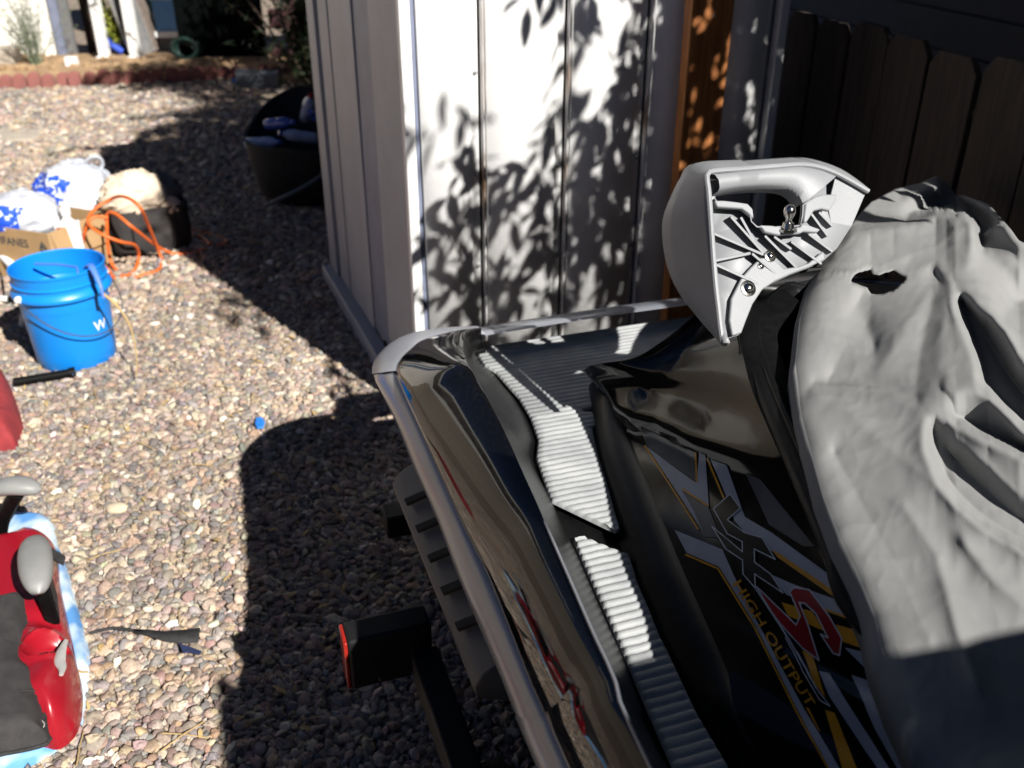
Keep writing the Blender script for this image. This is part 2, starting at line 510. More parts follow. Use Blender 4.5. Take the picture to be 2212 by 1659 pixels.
def stone_material():
    m = bpy.data.materials.new('river_pebble')
    m.use_nodes = True
    nt = m.node_tree
    b = nt.nodes['Principled BSDF']
    b.inputs['Roughness'].default_value = 0.75
    b.inputs['Specular IOR Level'].default_value = 0.35
    at = nt.nodes.new('ShaderNodeAttribute')
    at.attribute_type = 'INSTANCER'
    at.attribute_name = 'stone_colour'
    tc = nt.nodes.new('ShaderNodeTexCoord')
    n = nt.nodes.new('ShaderNodeTexNoise')
    n.inputs['Scale'].default_value = 2.5
    n.inputs['Detail'].default_value = 5
    nt.links.new(tc.outputs['Object'], n.inputs['Vector'])
    mr = nt.nodes.new('ShaderNodeMapRange')
    mr.inputs['From Min'].default_value, mr.inputs['From Max'].default_value = 0.3, 0.7
    mr.inputs['To Min'].default_value, mr.inputs['To Max'].default_value = 0.72, 1.2
    nt.links.new(n.outputs['Fac'], mr.inputs['Value'])
    mx = nt.nodes.new('ShaderNodeVectorMath')
    mx.operation = 'MULTIPLY'
    nt.links.new(at.outputs['Color'], mx.inputs[0])
    nt.links.new(mr.outputs[0], mx.inputs[1])
    nt.links.new(mx.outputs[0], b.inputs['Base Color'])
    return m

gm = MB()
gm.add([(-120, -120, 0), (120, -120, 0), (120, 120, 0), (-120, 120, 0)], [(0, 1, 2, 3)])
ground = gm.build('ground', ground_material(), angle=0)
tag(ground, kind='structure')

def make_gravel():
    rng = np.random.default_rng(7)
    P, Sz = [], []
    def band(y0, y1, sp, lf, rf, z):
        ys = np.arange(y0, y1, sp * 0.87)
        for i, y in enumerate(ys):
            xs = np.arange(lf(y), rf(y), sp) + (i % 2) * sp / 2
            q = np.stack([xs, np.full(len(xs), y), np.full(len(xs), z)], 1)
            q[:, :2] += rng.uniform(-.42, .42, (len(xs), 2)) * sp
            P.append(q)
            Sz.append(np.full(len(xs), sp))
    left = lambda y: -0.60 * y - 1.0
    right = lambda y: 1.0 if y < 2.2 else (0.2 if y < 2.6 else -0.33 * (y - 2.6))
    band(0.35, 3.3, 0.0115, left, right, 0.004)
    band(0.35, 3.3, 0.018, left, right, 0.008)
    band(3.3, 5.2, 0.0165, left, lambda y: -0.36 * (y - 2.41) - 0.2, 0.004)
    band(3.3, 5.2, 0.027, left, lambda y: -0.36 * (y - 2.41) - 0.2, 0.010)
    band(5.2, 7.95, 0.022, left, lambda y: 0.2, 0.005)
    band(5.2, 7.95, 0.036, left, lambda y: 0.2, 0.012)
    P = np.concatenate(P)
    sp = np.concatenate(Sz)
    n = len(P)
    base = sp * np.clip(rng.lognormal(0.0, 0.27, n), 0.5, 1.6) * 0.58
    P[:, 2] += rng.uniform(-0.003, 0.004, n)
    scl = np.stack([base * rng.uniform(0.85, 1.35, n), base * rng.uniform(0.7, 1.05, n), base * rng.uniform(0.42, 0.75, n)], 1)
    rot = np.stack([rng.normal(0, 0.45, n), rng.normal(0, 0.45, n), rng.uniform(0, 6.28, n)], 1)
    pal = np.array([(0.34, 0.25, 0.165), (0.44, 0.36, 0.26), (0.235, 0.165, 0.14), (0.19, 0.18, 0.175), (0.105, 0.105, 0.112),
                    (0.32, 0.205, 0.11), (0.27, 0.215, 0.17), (0.56, 0.50, 0.41), (0.235, 0.15, 0.12), (0.16, 0.135, 0.12)])
    pr = np.array([.18, .12, .13, .14, .10, .07, .13, .035, .055, .04])
    ci = rng.choice(len(pal), n, p=pr / pr.sum())
    pal = pal * 0.62 + pal.mean(1, keepdims=True) * np.array([[1.08, 1.0, 0.92]]) * 0.20 + np.array([[0.30, 0.235, 0.19]]) * 0.22
    c = pal[ci] * 1.1 * rng.lognormal(0, 0.16, (n, 1)) * rng.normal(1, 0.04, (n, 3))
    lf_ = np.array([noise.noise(Vector((x * 1.3, y * 1.3, 2.0))) + 0.6 * noise.noise(Vector((x * 3.7, y * 3.7, 5.0))) for x, y in P[:, :2]])
    c *= (1.04 + 0.20 * lf_)[:, None]
    me = bpy.data.meshes.new('gravel')
    me.vertices.add(n)
    me.vertices.foreach_set('co', P.ravel())
    for nm, tp, arr, key in (('stone_scale', 'FLOAT_VECTOR', scl, 'vector'), ('stone_rot', 'FLOAT_VECTOR', rot, 'vector')):
        a = me.attributes.new(nm, tp, 'POINT')
        a.data.foreach_set(key, arr.astype(np.float32).ravel())
    a = me.attributes.new('stone_colour', 'FLOAT_COLOR', 'POINT')
    a.data.foreach_set('color', np.concatenate([np.clip(c, 0.02, 0.8), np.ones((n, 1))], 1).astype(np.float32).ravel())
    a = me.attributes.new('stone_kind', 'INT', 'POINT')
    a.data.foreach_set('value', rng.integers(0, 6, n).astype(np.int32))
    me.update()
    o = bpy.data.objects.new('gravel', me)
    col.objects.link(o)
    sm = stone_material()
    me.materials.append(sm)
    g = bpy.data.node_groups.new('scatter_pebbles', 'GeometryNodeTree')
    g.interface.new_socket('Geometry', in_out='INPUT', socket_type='NodeSocketGeometry')
    g.interface.new_socket('Geometry', in_out='OUTPUT', socket_type='NodeSocketGeometry')
    N, Lk = g.nodes, g.links
    gi, go = N.new('NodeGroupInput'), N.new('NodeGroupOutput')
    join = N.new('GeometryNodeGeometryToInstance')
    for k in range(6):
        ico = N.new('GeometryNodeMeshIcoSphere')
        ico.inputs['Radius'].default_value = 1.0
        ico.inputs['Subdivisions'].default_value = 3 if k < 3 else 2
        pos = N.new('GeometryNodeInputPosition')
        nz = N.new('ShaderNodeTexNoise')
        nz.noise_dimensions = '4D'
        nz.inputs['W'].default_value = k * 7.3 + 1
        nz.inputs['Scale'].default_value = 1.1
        nz.inputs['Detail'].default_value = 1.0
        Lk.new(pos.outputs[0], nz.inputs['Vector'])
        sub = N.new('ShaderNodeVectorMath')
        sub.operation = 'SUBTRACT'
        sub.inputs[1].default_value = (0.5, 0.5, 0.5)
        Lk.new(nz.outputs['Color'], sub.inputs[0])
        mul = N.new('ShaderNodeVectorMath')
        mul.operation = 'SCALE'
        mul.inputs['Scale'].default_value = 1.5
        Lk.new(sub.outputs[0], mul.inputs[0])
        st = N.new('GeometryNodeSetPosition')
        Lk.new(ico.outputs['Mesh'], st.inputs['Geometry'])
        Lk.new(mul.outputs[0], st.inputs['Offset'])
        ss = N.new('GeometryNodeSetShadeSmooth')
        Lk.new(st.outputs[0], ss.inputs[0])
        smn = N.new('GeometryNodeSetMaterial')
        smn.inputs['Material'].default_value = sm
        Lk.new(ss.outputs[0], smn.inputs[0])
        Lk.new(smn.outputs[0], join.inputs[0])
    iop = N.new('GeometryNodeInstanceOnPoints')
    iop.inputs['Pick Instance'].default_value = True
    Lk.new(gi.outputs[0], iop.inputs['Points'])
    Lk.new(join.outputs[0], iop.inputs['Instance'])
    for nm, tp, sock in (('stone_kind', 'INT', 'Instance Index'), ('stone_rot', 'FLOAT_VECTOR', 'Rotation'), ('stone_scale', 'FLOAT_VECTOR', 'Scale')):
        na = N.new('GeometryNodeInputNamedAttribute')
        na.data_type = tp
        na.inputs['Name'].default_value = nm
        out = [s for s in na.outputs if s.enabled and s.name == 'Attribute'][0]
        Lk.new(out, iop.inputs[sock])
    Lk.new(iop.outputs[0], go.inputs[0])
    md = o.modifiers.new('scatter', 'NODES')
    md.node_group = g
    tag(o, 'loose multicoloured river pebbles covering the yard', 'gravel', kind='stuff')
    return o

gravel = make_gravel()

# ================================================================== SHED
SH_C = Vector((-0.272, 2.411, 0))
SH_A = math.atan2(0.365, 0.931)
SH_M = Matrix.Translation(SH_C) @ Matrix.Rotation(SH_A, 4, 'Z')
SH_W, SH_D, SH_H = 1.115, 1.215, 1.98
shed = empty('shed', SH_C, SH_A, label='small white metal garden shed with dappled leaf shadows on its front', cat='shed')
def shed_parts():
    z0 = 0.07
    xs = [0.035, 0.212, 0.452, 0.692, 0.925, SH_W - 0.03]
    for i in range(5):
        a, b = xs[i] + 0.006, xs[i + 1] - 0.006
        # shallow tray profile: flat pan with turned lips at the seams
        rows = []
        for z in (z0, SH_H):
            rows.append([Vector((a, 0.012, z)), Vector((a + 0.004, 0.0, z)), Vector(((a + b) / 2, -0.0025, z)), Vector((b - 0.030, 0.0, z)),
                         Vector((b - 0.024, 0.010, z)), Vector((b - 0.005, 0.010, z)), Vector((b, 0.018, z))])
        MB().loft(rows).build('wall_panel', 'wall_white', shed, angle=25, solid=0.002)
        if i < 4:
            MB().box((xs[i + 1], 0.004, (z0 + SH_H) / 2), (0.006, 0.020, SH_H - z0)).build('seam', 'rust', shed, bevel=0.003)
            for k in range(7):
                m = Matrix.Rotation(R(90), 4, 'X')
                MB().lathe([(0, 0.004), (0.004, 0.003), (0.006, 0)], 10, Matrix.Translation((xs[i + 1] - 0.018, 0.008, 0.2 + k * 0.26)) @ m).build('screw', 'galv', shed)
    # corner trims
    MB().box((0.0125, 0.004, (z0 + SH_H) / 2), (0.029, 0.028, SH_H - z0)).build('corner_trim', 'wall_white', shed, bevel=0.004)
    MB().box((0.034, 0.012, (z0 + SH_H) / 2), (0.010, 0.020, SH_H - z0)).build('trim_groove', 'trim_blue', shed, bevel=0.002)
    MB().box((SH_W - 0.012, 0.004, (z0 + SH_H) / 2), (0.03, 0.03, SH_H - z0)).build('corner_trim', 'wall_white', shed, bevel=0.004)
    # left side (x = 0 plane, runs to y = SH_D)
    def side(y0, y1, x, name, m, dep=0.02):
        MB().box((x + dep / 2, (y0 + y1) / 2, (z0 + SH_H) / 2), (dep, y1 - y0, SH_H - z0)).build(name, m, shed, bevel=0.003)
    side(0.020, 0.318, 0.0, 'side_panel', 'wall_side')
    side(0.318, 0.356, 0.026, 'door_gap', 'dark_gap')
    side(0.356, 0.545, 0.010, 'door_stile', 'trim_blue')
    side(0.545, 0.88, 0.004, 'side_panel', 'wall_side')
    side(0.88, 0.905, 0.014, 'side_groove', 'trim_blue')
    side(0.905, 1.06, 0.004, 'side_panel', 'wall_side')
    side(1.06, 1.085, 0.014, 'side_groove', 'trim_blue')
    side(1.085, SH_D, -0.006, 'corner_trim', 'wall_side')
    MB().lathe([(0, 0.008), (0.009, 0.006), (0.011, 0)], 14, Matrix.Translation((-0.001, 0.36, 0.10)) @ Matrix.Rotation(R(-90), 4, 'Y')).build('bolt_head', 'black_satin', shed)
    # base rail and skirt
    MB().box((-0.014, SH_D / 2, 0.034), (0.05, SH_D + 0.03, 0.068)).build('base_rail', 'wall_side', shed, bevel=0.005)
    MB().box((SH_W / 2 + 0.02, -0.008, 0.034), (SH_W - 0.02, 0.05, 0.068)).build('base_rail', 'wall_white', shed, bevel=0.005)
    # right and back walls, roof
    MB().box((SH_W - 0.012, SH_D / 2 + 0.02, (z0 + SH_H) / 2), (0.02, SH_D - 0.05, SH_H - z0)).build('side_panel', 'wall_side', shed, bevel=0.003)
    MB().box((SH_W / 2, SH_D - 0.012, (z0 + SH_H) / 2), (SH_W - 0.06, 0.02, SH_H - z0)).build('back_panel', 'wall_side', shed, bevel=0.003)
    o = 0.05
    zt, zr = SH_H + 0.004, SH_H + 0.10
    rb = MB()
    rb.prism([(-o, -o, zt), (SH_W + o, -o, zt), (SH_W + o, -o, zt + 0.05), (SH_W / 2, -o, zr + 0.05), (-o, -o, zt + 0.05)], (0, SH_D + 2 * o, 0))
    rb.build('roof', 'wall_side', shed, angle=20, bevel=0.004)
shed_parts()

def SHW(t, y, z):
    return SH_M @ Vector((t, y, z))

# leaning board
board = empty('wooden_board', SHW(0.82, -0.075, 0), SH_A, label='orange-brown stained wooden board upright against the shed front', cat='board')
bm_ = MB()
bm_.prism([(-0.068, -0.019, 0.003), (0.050, -0.019, 0.003), (0.066, -0.019, 1.9), (-0.068, -0.019, 1.9)], (0, 0.038, 0))
bm_.build('plank', 'board', board, bevel=0.004)
for z in (0.35, 1.1, 1.7):
    MB().lathe([(0, 0.002), (0.004, 0.0015), (0.0045, 0)], 8, Matrix.Translation((0.0, -0.019, z)) @ Matrix.Rotation(R(90), 4, 'X')).build('nail', 'galv', board)

# ================================================================== FENCE
F0, F1 = Vector((0.895, 3.25, 0)), Vector((1.30, 0.75, 0))
fdir = (F1 - F0).normalized()
fang = math.atan2(fdir.y, fdir.x)
fence = empty('picket_fence', F0, fang, label='dark weathered wooden fence with dog-eared pickets right of the shed', cat='fence')
def fence_parts():
    rnd = random.Random(4)
    L = (F1 - F0).length
    n = int(L / 0.209)
    for i in range(n + 1):
        x0 = i * 0.209
        w = 0.196 + rnd.uniform(-.004, .004)
        h = 1.06 + rnd.uniform(-.012, .012)
        e = 0.035
        y = rnd.uniform(-.004, .004)
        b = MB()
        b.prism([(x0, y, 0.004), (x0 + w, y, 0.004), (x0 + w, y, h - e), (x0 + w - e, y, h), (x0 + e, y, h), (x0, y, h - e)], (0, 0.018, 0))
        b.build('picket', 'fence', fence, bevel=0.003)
    for z in (0.25, 0.85):
        MB().box((L / 2, 0.05, z), (L + 0.1, 0.04, 0.085)).build('rail', 'fence', fence, bevel=0.003)
    for x in (0.3, L - 0.25):
        MB().box((x, 0.12, 0.5), (0.09, 0.09, 1.0)).build('post', 'fence', fence, bevel=0.003)
fence_parts()
# dark neighbouring building and steel post beyond the fence
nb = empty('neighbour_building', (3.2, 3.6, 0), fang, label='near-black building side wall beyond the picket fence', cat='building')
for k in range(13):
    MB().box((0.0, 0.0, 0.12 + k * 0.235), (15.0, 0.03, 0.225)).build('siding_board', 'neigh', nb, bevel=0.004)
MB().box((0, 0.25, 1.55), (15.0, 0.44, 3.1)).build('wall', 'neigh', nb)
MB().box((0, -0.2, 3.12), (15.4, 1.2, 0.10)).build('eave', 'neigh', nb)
pb = G(2170, 60, 1.06)
gp = empty('steel_post', (1.42, 2.66, 0), 0, label='slim grey steel post standing just behind the picket fence', cat='post')
MB().tube([(0, 0, 0), (0, 0, 2.35)], 0.024, 14).build('pole', 'grey_post', gp)
MB().lathe([(0.028, 0), (0.028, 0.02), (0.012, 0.035), (0, 0.036)], 14, Matrix.Translation((0, 0, 2.35))).build('cap', 'grey_post', gp)

# ================================================================== TREE (its leaves shade the shed front and the far gravel)
def leaf(mb, p, d, n, L, w, bend):
    d = d.normalized()
    s = d.cross(n).normalized()
    n = s.cross(d).normalized()
    pr = [(0, 0.02), (0.3, 0.85), (0.6, 0.9), (0.85, 0.5), (1.0, 0.02)]
    rows = []
    for t, k in pr:
        c = p + d * (L * t) - n * (bend * L * t * t)
        rows.append([c - s * (w * k / 2) + n * (0.12 * w * k), c, c + s * (w * k / 2) + n * (0.12 * w * k)])
    mb.loft(rows)

def make_tree():
    rnd = random.Random(11)
    base = Vector((2.05, 1.95, 0))
    tree = empty('broadleaf_tree', base, label='leafy tree rising behind the picket fence, out of which shade falls on the shed', cat='tree')
    tr = MB()
    fork = Vector((1.95, 1.9, 1.75))
    tr.tube(cr([base, base + Vector((0.02, -0.03, 0.8)), fork, Vector((1.75, 1.95, 2.6)), Vector((1.6, 2.2, 3.4)), Vector((1.4, 2.5, 4.2))], 24), [0.085 - 0.07 * i / 23 for i in range(24)], 10)
    lv = MB()
    tips = []
    def twig(p0, d, n, L, lf=(0.07, 0.105)):
        d = d.normalized()
        pts = []
        for k in range(n):
            t = (k + 0.5) / n
            q = p0 + d * (L * t) + Vector((0, 0, -0.06 * t * t)) + Vector((rnd.gauss(0, .01), rnd.gauss(0, .01), rnd.gauss(0, .01)))
            pts.append(q)
            side = d.cross(Vector((0, 0, 1))).normalized() * (1 if k % 2 else -1)
            ld = (d * 0.6 + side * 0.9 + Vector((rnd.gauss(0, .3), rnd.gauss(0, .3), rnd.uniform(-1.0, 0.1)))).normalized()
            nn = Vector((rnd.gauss(0, .5), rnd.gauss(0, .5), 1))
            ll = rnd.uniform(*lf)
            tx, ty = proj(q + ld * ll * 0.5)
            if -160 < tx < 2420 and -120 < ty < 1700 and q.y > 0.05:
                continue
            leaf(lv, q, ld, nn, ll, ll * rnd.uniform(0.34, 0.46), rnd.uniform(0.05, 0.35))
        if len(pts) > 1 and all(not (-160 < a_ < 2420 and -120 < b_ < 1700) for a_, b_ in map(proj, pts + [p0])):
            tr.tube([p0] + pts, 0.0022, 4, caps=False)
        tips.append(p0)
    def dens(t, z):
        if z > 1.35:
            return 0.6 if t > 0.4 else 0.1
        if 0.74 < t < 0.92 and z > 0.5:
            return 0.95
        if t > 0.70:
            return 1.9
        if t > 0.62 and z < 0.75: return 1.6
        if 0.32 < t and 0.40 < z < 0.70: return 1.1
        if t > 0.42 and z >= 0.70: return 0.65 if z < 1.0 else 0.28
        if 0.17 < t and 0.68 < z < 0.88: return 0.42
        if t > 0.17 and z <= 0.40: return 0.6
        if t < 0.17 and z > 0.78: return 0.0
        if z > 0.88: return 0.0
        return 0.20
    area, cnt = 0, 0
    for k in range(1500):
        t, z = rnd.uniform(-0.02, 1.25), rnd.uniform(0.2, 2.1)
        if rnd.random() * 1.9 > dens(t, z):
            continue
        far = rnd.uniform(1.5, 2.5) if z < 1.2 else rnd.uniform(1.2, 2.4)
        if z < 0.6: far = max(far, 1.7)
        p = SHW(t, 0, z) + SUN * far
        a = rnd.uniform(0, 6.28)
        twig(p, Vector((math.cos(a), math.sin(a), rnd.uniform(-.7, .2))), rnd.randint(4, 7), rnd.uniform(0.10, 0.2))
    # hand-placed sprigs at the left of the shed front
    for t, z, far, n in ((0.08, 0.97, 3.0, 5), (0.10, 0.86, 3.0, 5), (0.06, 0.64, 1.5, 3), (0.15, 0.66, 1.5, 4), (0.12, 0.56, 1.5, 4), (0.05, 0.42, 1.7, 4), (0.20, 0.83, 1.4, 6), (0.16, 0.74, 1.5, 4), (0.12, 0.45, 1.6, 5), (0.2, 0.5, 1.6, 5), (0.07, 0.5, 1.6, 3)):
        a = rnd.uniform(0, 6.28)
        twig(SHW(t, 0, z) + SUN * far, Vector((math.cos(a), math.sin(a), -0.4)), n, 0.13)
    # upper crown: its shadow lies on the far gravel
    blobs = [((300, 430), (158, 188), 1.0), ((420, 660), (180, 300), 1.6), ((345, 570), (240, 298), 1.2)]
    for (xa, xb), (ya, yb), w in blobs:
        for k in range(int(60 * w)):
            g = G(rnd.uniform(xa, xb), rnd.uniform(ya, yb))
            h = rnd.uniform(2.9, 4.3)
            p = g + SUN * (h / SUN.z)
            a = rnd.uniform(0, 6.28)
            twig(p, Vector((math.cos(a), math.sin(a), rnd.uniform(-.6, .2))), rnd.randint(6, 9), rnd.uniform(0.2, 0.35), (0.10, 0.15))
    for k in range(95):
        q = Vector((rnd.uniform(-2.95, -1.2), rnd.uniform(7.3, 8.4), rnd.uniform(0, 0.7)))
        p = q + SUN * (rnd.uniform(3.0, 4.3) / SUN.z)
        a = rnd.uniform(0, 6.28)
        twig(p, Vector((math.cos(a), math.sin(a), rnd.uniform(-.6, .2))), rnd.randint(6, 9), rnd.uniform(0.2, 0.35), (0.11, 0.16))
    for k in range(260):
        p = Vector((rnd.gauss(2.0, .6), rnd.gauss(2.6, .7), rnd.uniform(2.2, 4.4)))
        a = rnd.uniform(0, 6.28)
        twig(p, Vector((math.cos(a), math.sin(a), rnd.uniform(-.6, .2))), rnd.randint(6, 9), rnd.uniform(0.2, 0.35), (0.09, 0.13))
    # limbs reaching the twigs
    cl = []
    for p in tips:
        for c in cl:
            if (c[0] - p).length < 0.55:
                c[1].append(p)
                break
        else:
            cl.append((p, [p]))
    for c, ps in cl:
        m = sum(ps, Vector()) / len(ps)
        s0 = fork if m.z < 2.4 else Vector((1.7, 2.1, 3.0))
        mid = s0.lerp(m, 0.55) + Vector((0, 0, 0.22))
        lp_ = cr([s0, mid, m], 8)
        if any(-200 < a_ < 2450 and -150 < b_ < 1750 for a_, b_ in map(proj, lp_)):
            continue
        hit_ = False
        for q_ in lp_:
            l_ = SH_M.inverted() @ q_
            s_l = SH_M.to_3x3().inverted() @ SUN
            w_ = l_ - s_l * (l_.y / s_l.y)
            if l_.y < 0 and -0.1 < w_.x < 0.55 and 0.1 < w_.z < 1.4: hit_ = True
        if hit_:
            continue
        tr.tube(lp_, [0.022 - 0.0022 * i for i in range(8)], 5, caps=False)
        for p in ps[:10]:
            if any(-200 < a_ < 2450 and -150 < b_ < 1750 for a_, b_ in map(proj, (m, p))): continue
            tr.tube([m, m.lerp(p, 0.5) + Vector((0, 0, 0.03)), p], 0.003, 4, caps=False)
    inv = Matrix.Translation(-base)
    for mb, nm, mt in ((tr, 'trunk', 'bark'), (lv, 'crown', 'leaf_tree')):
        mb.v = [tuple(Vector(v) - base) for v in mb.v]
        mb.build(nm, mt, tree, recalc=False, angle=60)
    return tree
tree = make_tree()

# ================================================================== JET SKI
ski = empty('jet_ski', SKI_O, SKI_A, label='glossy black jet ski with silver bumper, seat off, parked on a trailer', cat='jet ski')
Vv = Vector
def SC(pts, z, front=None):
    """curve on the ski from survey points, from bow to stern, with the unseen bow part added"""
    c = []
    n = len(pts)
    for i, p in enumerate(pts):
        zz = p[2] if len(p) > 2 else (z if not isinstance(z, tuple) else z[0] + (z[1] - z[0]) * i / (n - 1))
        c.append(S(p[0], p[1], zz))
    if front is not None:
        p0, p1 = c[0], c[min(3, n - 1)]
        sl = (p0.x - p1.x) / (p0.y - p1.y)
        u = lambda v: p0.x + sl * (v - p0.y) * 0.35
        pre = [Vv((front + 0.16, -2.85, p0.z + 0.04)), Vv((u(-2.3) * 0.3 + 0.7 * (front * 0.35 + u(-2.3) * 0.65), -2.35, p0.z + 0.02)), Vv((u(-1.75), -1.75, p0.z))]
        c = pre + c
    return c
R0 = SC([(1160, 1659), (1116, 1550), (1066, 1422), (1015, 1310), (978, 1219), (940, 1112), (895, 1012), (860, 922), (825, 852), (806, 812), (813, 776), (851, 739), (901, 719, 0.56), (968, 710, 0.548), (1035, 709, 0.535)], 0.565, 0.40)
R1 = SC([(1227, 1659), (1194, 1583), (1150, 1489), (1099, 1361), (1049, 1240), (1002, 1144), (968, 1071), (929, 984), (891, 901), (862, 838), (851, 803), (858, 779), (879, 757, 0.62), (919, 731, 0.60), (1039, 713, 0.57)], 0.63, 0.42)
CR = SC([(1405, 1659), (1325, 1462), (1281, 1368), (1234, 1260), (1187, 1152), (1162, 1092), (1127, 1015), (1093, 939), (1058, 870), (1030, 820), (1008, 780), (1000, 750, 0.66), (1008, 727, 0.62), (1040, 718, 0.58)], (0.775, 0.70), 0.46)
M0 = SC([(1447, 1659), (1395, 1538), (1348, 1416), (1318, 1351), (1285, 1277), (1251, 1199), (1222, 1140), (1190, 1074), (1162, 1019), (1151, 986), (1155, 949), (1138, 901), (1113, 859), (1089, 831), (1066, 802), (1044, 786), (1032, 758), (1046, 724)], 0.52, 0.5)
N = 120
cR0, cR1, cCR, cM0 = (cr(c, N) for c in (R0, R1, CR, M0))

def mirror(rows):
    return [[Vv((2 * UC - p.x, p.y, p.z)) for p in r] for r in rows]
def both(rows, name, material, **k):
    b = MB()
    b.loft(rows)
    b.loft(mirror(rows), flip=True)
    return b.build(name, material, ski, **k)

# --- bumper rail: half-round section from R0 over the lip to R1
rows = []
sec = [(0.0, 0.02), (-0.02, 0.006), (0.04, 0.0), (0.2, -0.006), (0.45, -0.010), (0.7, -0.009), (0.88, -0.004), (1.0, 0.002), (1.04, 0.012), (0.95, 0.03)]
nrm = []
for i in range(N):
    t = (cR0[min(i + 1, N - 1)] - cR0[max(i - 1, 0)]).normalized()
    nrm.append(Vv((t.y, -t.x, 0)).normalized())            # towards the middle of the ski
for f, o in sec:
    rows.append([cR0[i].lerp(cR1[i], f) + nrm[i] * o for i in range(N)])
both([r[:107] for r in rows], 'bumper_rail', 'rail', angle=50)
cap_rows = [[p - Vv((nrm[i + 106].x, nrm[i + 106].y, 0)) * 0.003 + Vv((0, 0, 0.002)) for i, p in enumerate(r[106:])] for r in rows]
MB().loft(cap_rows).build('bumper_corner_cap', 'railcap', ski, angle=50)
MB().loft(mirror(cap_rows), flip=True).build('bumper_corner_cap', 'railcap', ski, angle=50)
# bumper across the stern
st_l = cR0[-1]
sr = []
for f, o in sec:
    a = cR0[-1].lerp(cR1[-1], f) + Vv((0, -o, 0))
    sr.append([Vv((a.x + (2 * UC - 2 * a.x) * k / 24, a.y + 0.012 * math.sin(math.pi * k / 24), a.z)) for k in range(25)])
MB().loft(sr).build('bumper_rail', 'rail', ski, angle=50)
# --- gunwale: bulged outer skin, then rounded crest and inner wall
rows = []
for f, ob, zb in ((0.0, -0.004, -0.004), (0.05, 0.004, 0.0), (0.15, 0.010, 0.002), (0.3, 0.014, 0.005), (0.48, 0.015, 0.008), (0.66, 0.013, 0.010), (0.82, 0.008, 0.009), (0.93, 0.003, 0.005), (1.0, 0.0, 0.0)):
    rows.append([cR1[i].lerp(cCR[i], f) + Vv((0, 0, zb)) - nrm[i] * ob * min(1.0, (N - 1 - i) / 14) for i in range(N)])
both(rows, 'gunwale', 'black_gloss', angle=60)
rows = [rows[-1]]
for f, zb in ((0.06, -0.006), (0.16, -0.022), (0.4, -0.028), (0.7, -0.018), (0.92, -0.006), (1.05, -0.004)):
    rows.append([cCR[i].lerp(cM0[i], f) + Vv((0, 0, zb)) for i in range(N)])
both(rows, 'gunwale_inner_wall', 'black_liner', angle=60)
# thin silver tube standing in for the highlight along the crest
MB().tube([p + Vv((0, 0, 0.001)) for p in cCR[20:86]], 0.0016, 6).build('crest_highlight', 'rail', ski)

# --- inner side of the footwell and body side
M1 = SC([(1588, 1659), (1513, 1538), (1442, 1401), (1426, 1368), (1406, 1317), (1379, 1256), (1362, 1199), (1343, 1140), (1318, 1060), (1294, 981), (1279, 904), (1272, 862), (1271, 838)], 0.52, 0.52)
B1 = SC([(1653, 1659), (1569, 1444), (1466, 1209), (1381, 998), (1339, 904), (1306, 852), (1283, 826, 0.56)], 0.557, 0.54)
cM1, cB1 = cr(M1, N), cr(B1, N)
rows = []
for f, zb in ((-0.15, -0.004), (0.0, -0.002), (0.12, 0.004), (0.5, 0.006), (0.85, 0.004), (1.0, 0.0), (1.02, -0.004)):
    rows.append([cM1[i].lerp(cB1[i], f) + Vv((0, 0, zb)) for i in range(N)])
both(rows, 'footwell_wall', 'black_liner', angle=60)
# floor of the footwells
both([[p + Vv((0, 0, -0.012)) for p in cM0], [p + Vv((0, 0, -0.012)) for p in cM1]], 'footwell_floor', 'black_satin')

B2 = list(B1) + [S(1300, 806, 0.61), S(1371, 785, 0.665), S(1430, 740, 0.72), S(1500, 682, 0.775)]
T1 = SC([(2010, 1659, .677), (1965, 1556, .682), (1944, 1514, .685), (1878, 1397, .694), (1818, 1256, .704), (1757, 1115, .719), (1696, 1003, .74), (1644, 890, .757), (1622, 835, .768), (1609, 785, .78), (1597, 715, .797), (1620, 665, .81), (1660, 628, .82)], (0.715, 0.82), 0.56)
nb1 = 150
cB2, cT1 = cr(B2, nb1), cr(T1, nb1)
FIN = [(1686, 1022), (1616, 1010), (1508, 975), (1430, 935), (1377, 923), (1345, 905), (1328, 870), (1300, 838)]
def fin_bump(px, py):
    # distance above the lower lip of the shoulder flare and position along it
    best = None
    for k in range(len(FIN) - 1):
        ax, ay = FIN[k]
        bx, by = FIN[k + 1]
        dx, dy = bx - ax, by - ay
        t = max(0, min(1, ((px - ax) * dx + (py - ay) * dy) / (dx * dx + dy * dy)))
        qx, qy = ax + dx * t, ay + dy * t
        d = math.hypot(px - qx, py - qy)
        if best is None or d < best[0]:
            sgn = (dx * (py - ay) - dy * (px - ax))
            best = (d, 1 if sgn > 0 else -1, (k + t) / (len(FIN) - 1))
    d, s, a = best
    d *= s
    w = min(1.0, a * 1.6) ** 0.8
    if d < -14: return 0.0
    if d < 10:
        e = (d + 14) / 24
        return 0.030 * w * (e * e * (3 - 2 * e))
    return 0.030 * w * math.exp(-((d - 10) / (34 + 60 * w)) ** 2)
NR = 40
rows = []
for r in range(NR + 1):
    f = r / NR
    row = []
    for i in range(nb1):
        p = cB2[i].lerp(cT1[i], f)
        bul = -0.008 * math.sin(math.pi * f)
        q = p + Vv((-bul * 0.8, 0, bul * 0.5))
        if -1.35 < q.y < 0.1:
            px, py = proj(SKI_M @ q)
            b = fin_bump(px, py)
            q = q + Vv((-0.75 * b, 0.1 * b, 0.62 * b))
        row.append(q)
    rows.append(row)
both(rows, 'body_side', 'black_body', angle=70)
panel_mb = MB().loft(rows)
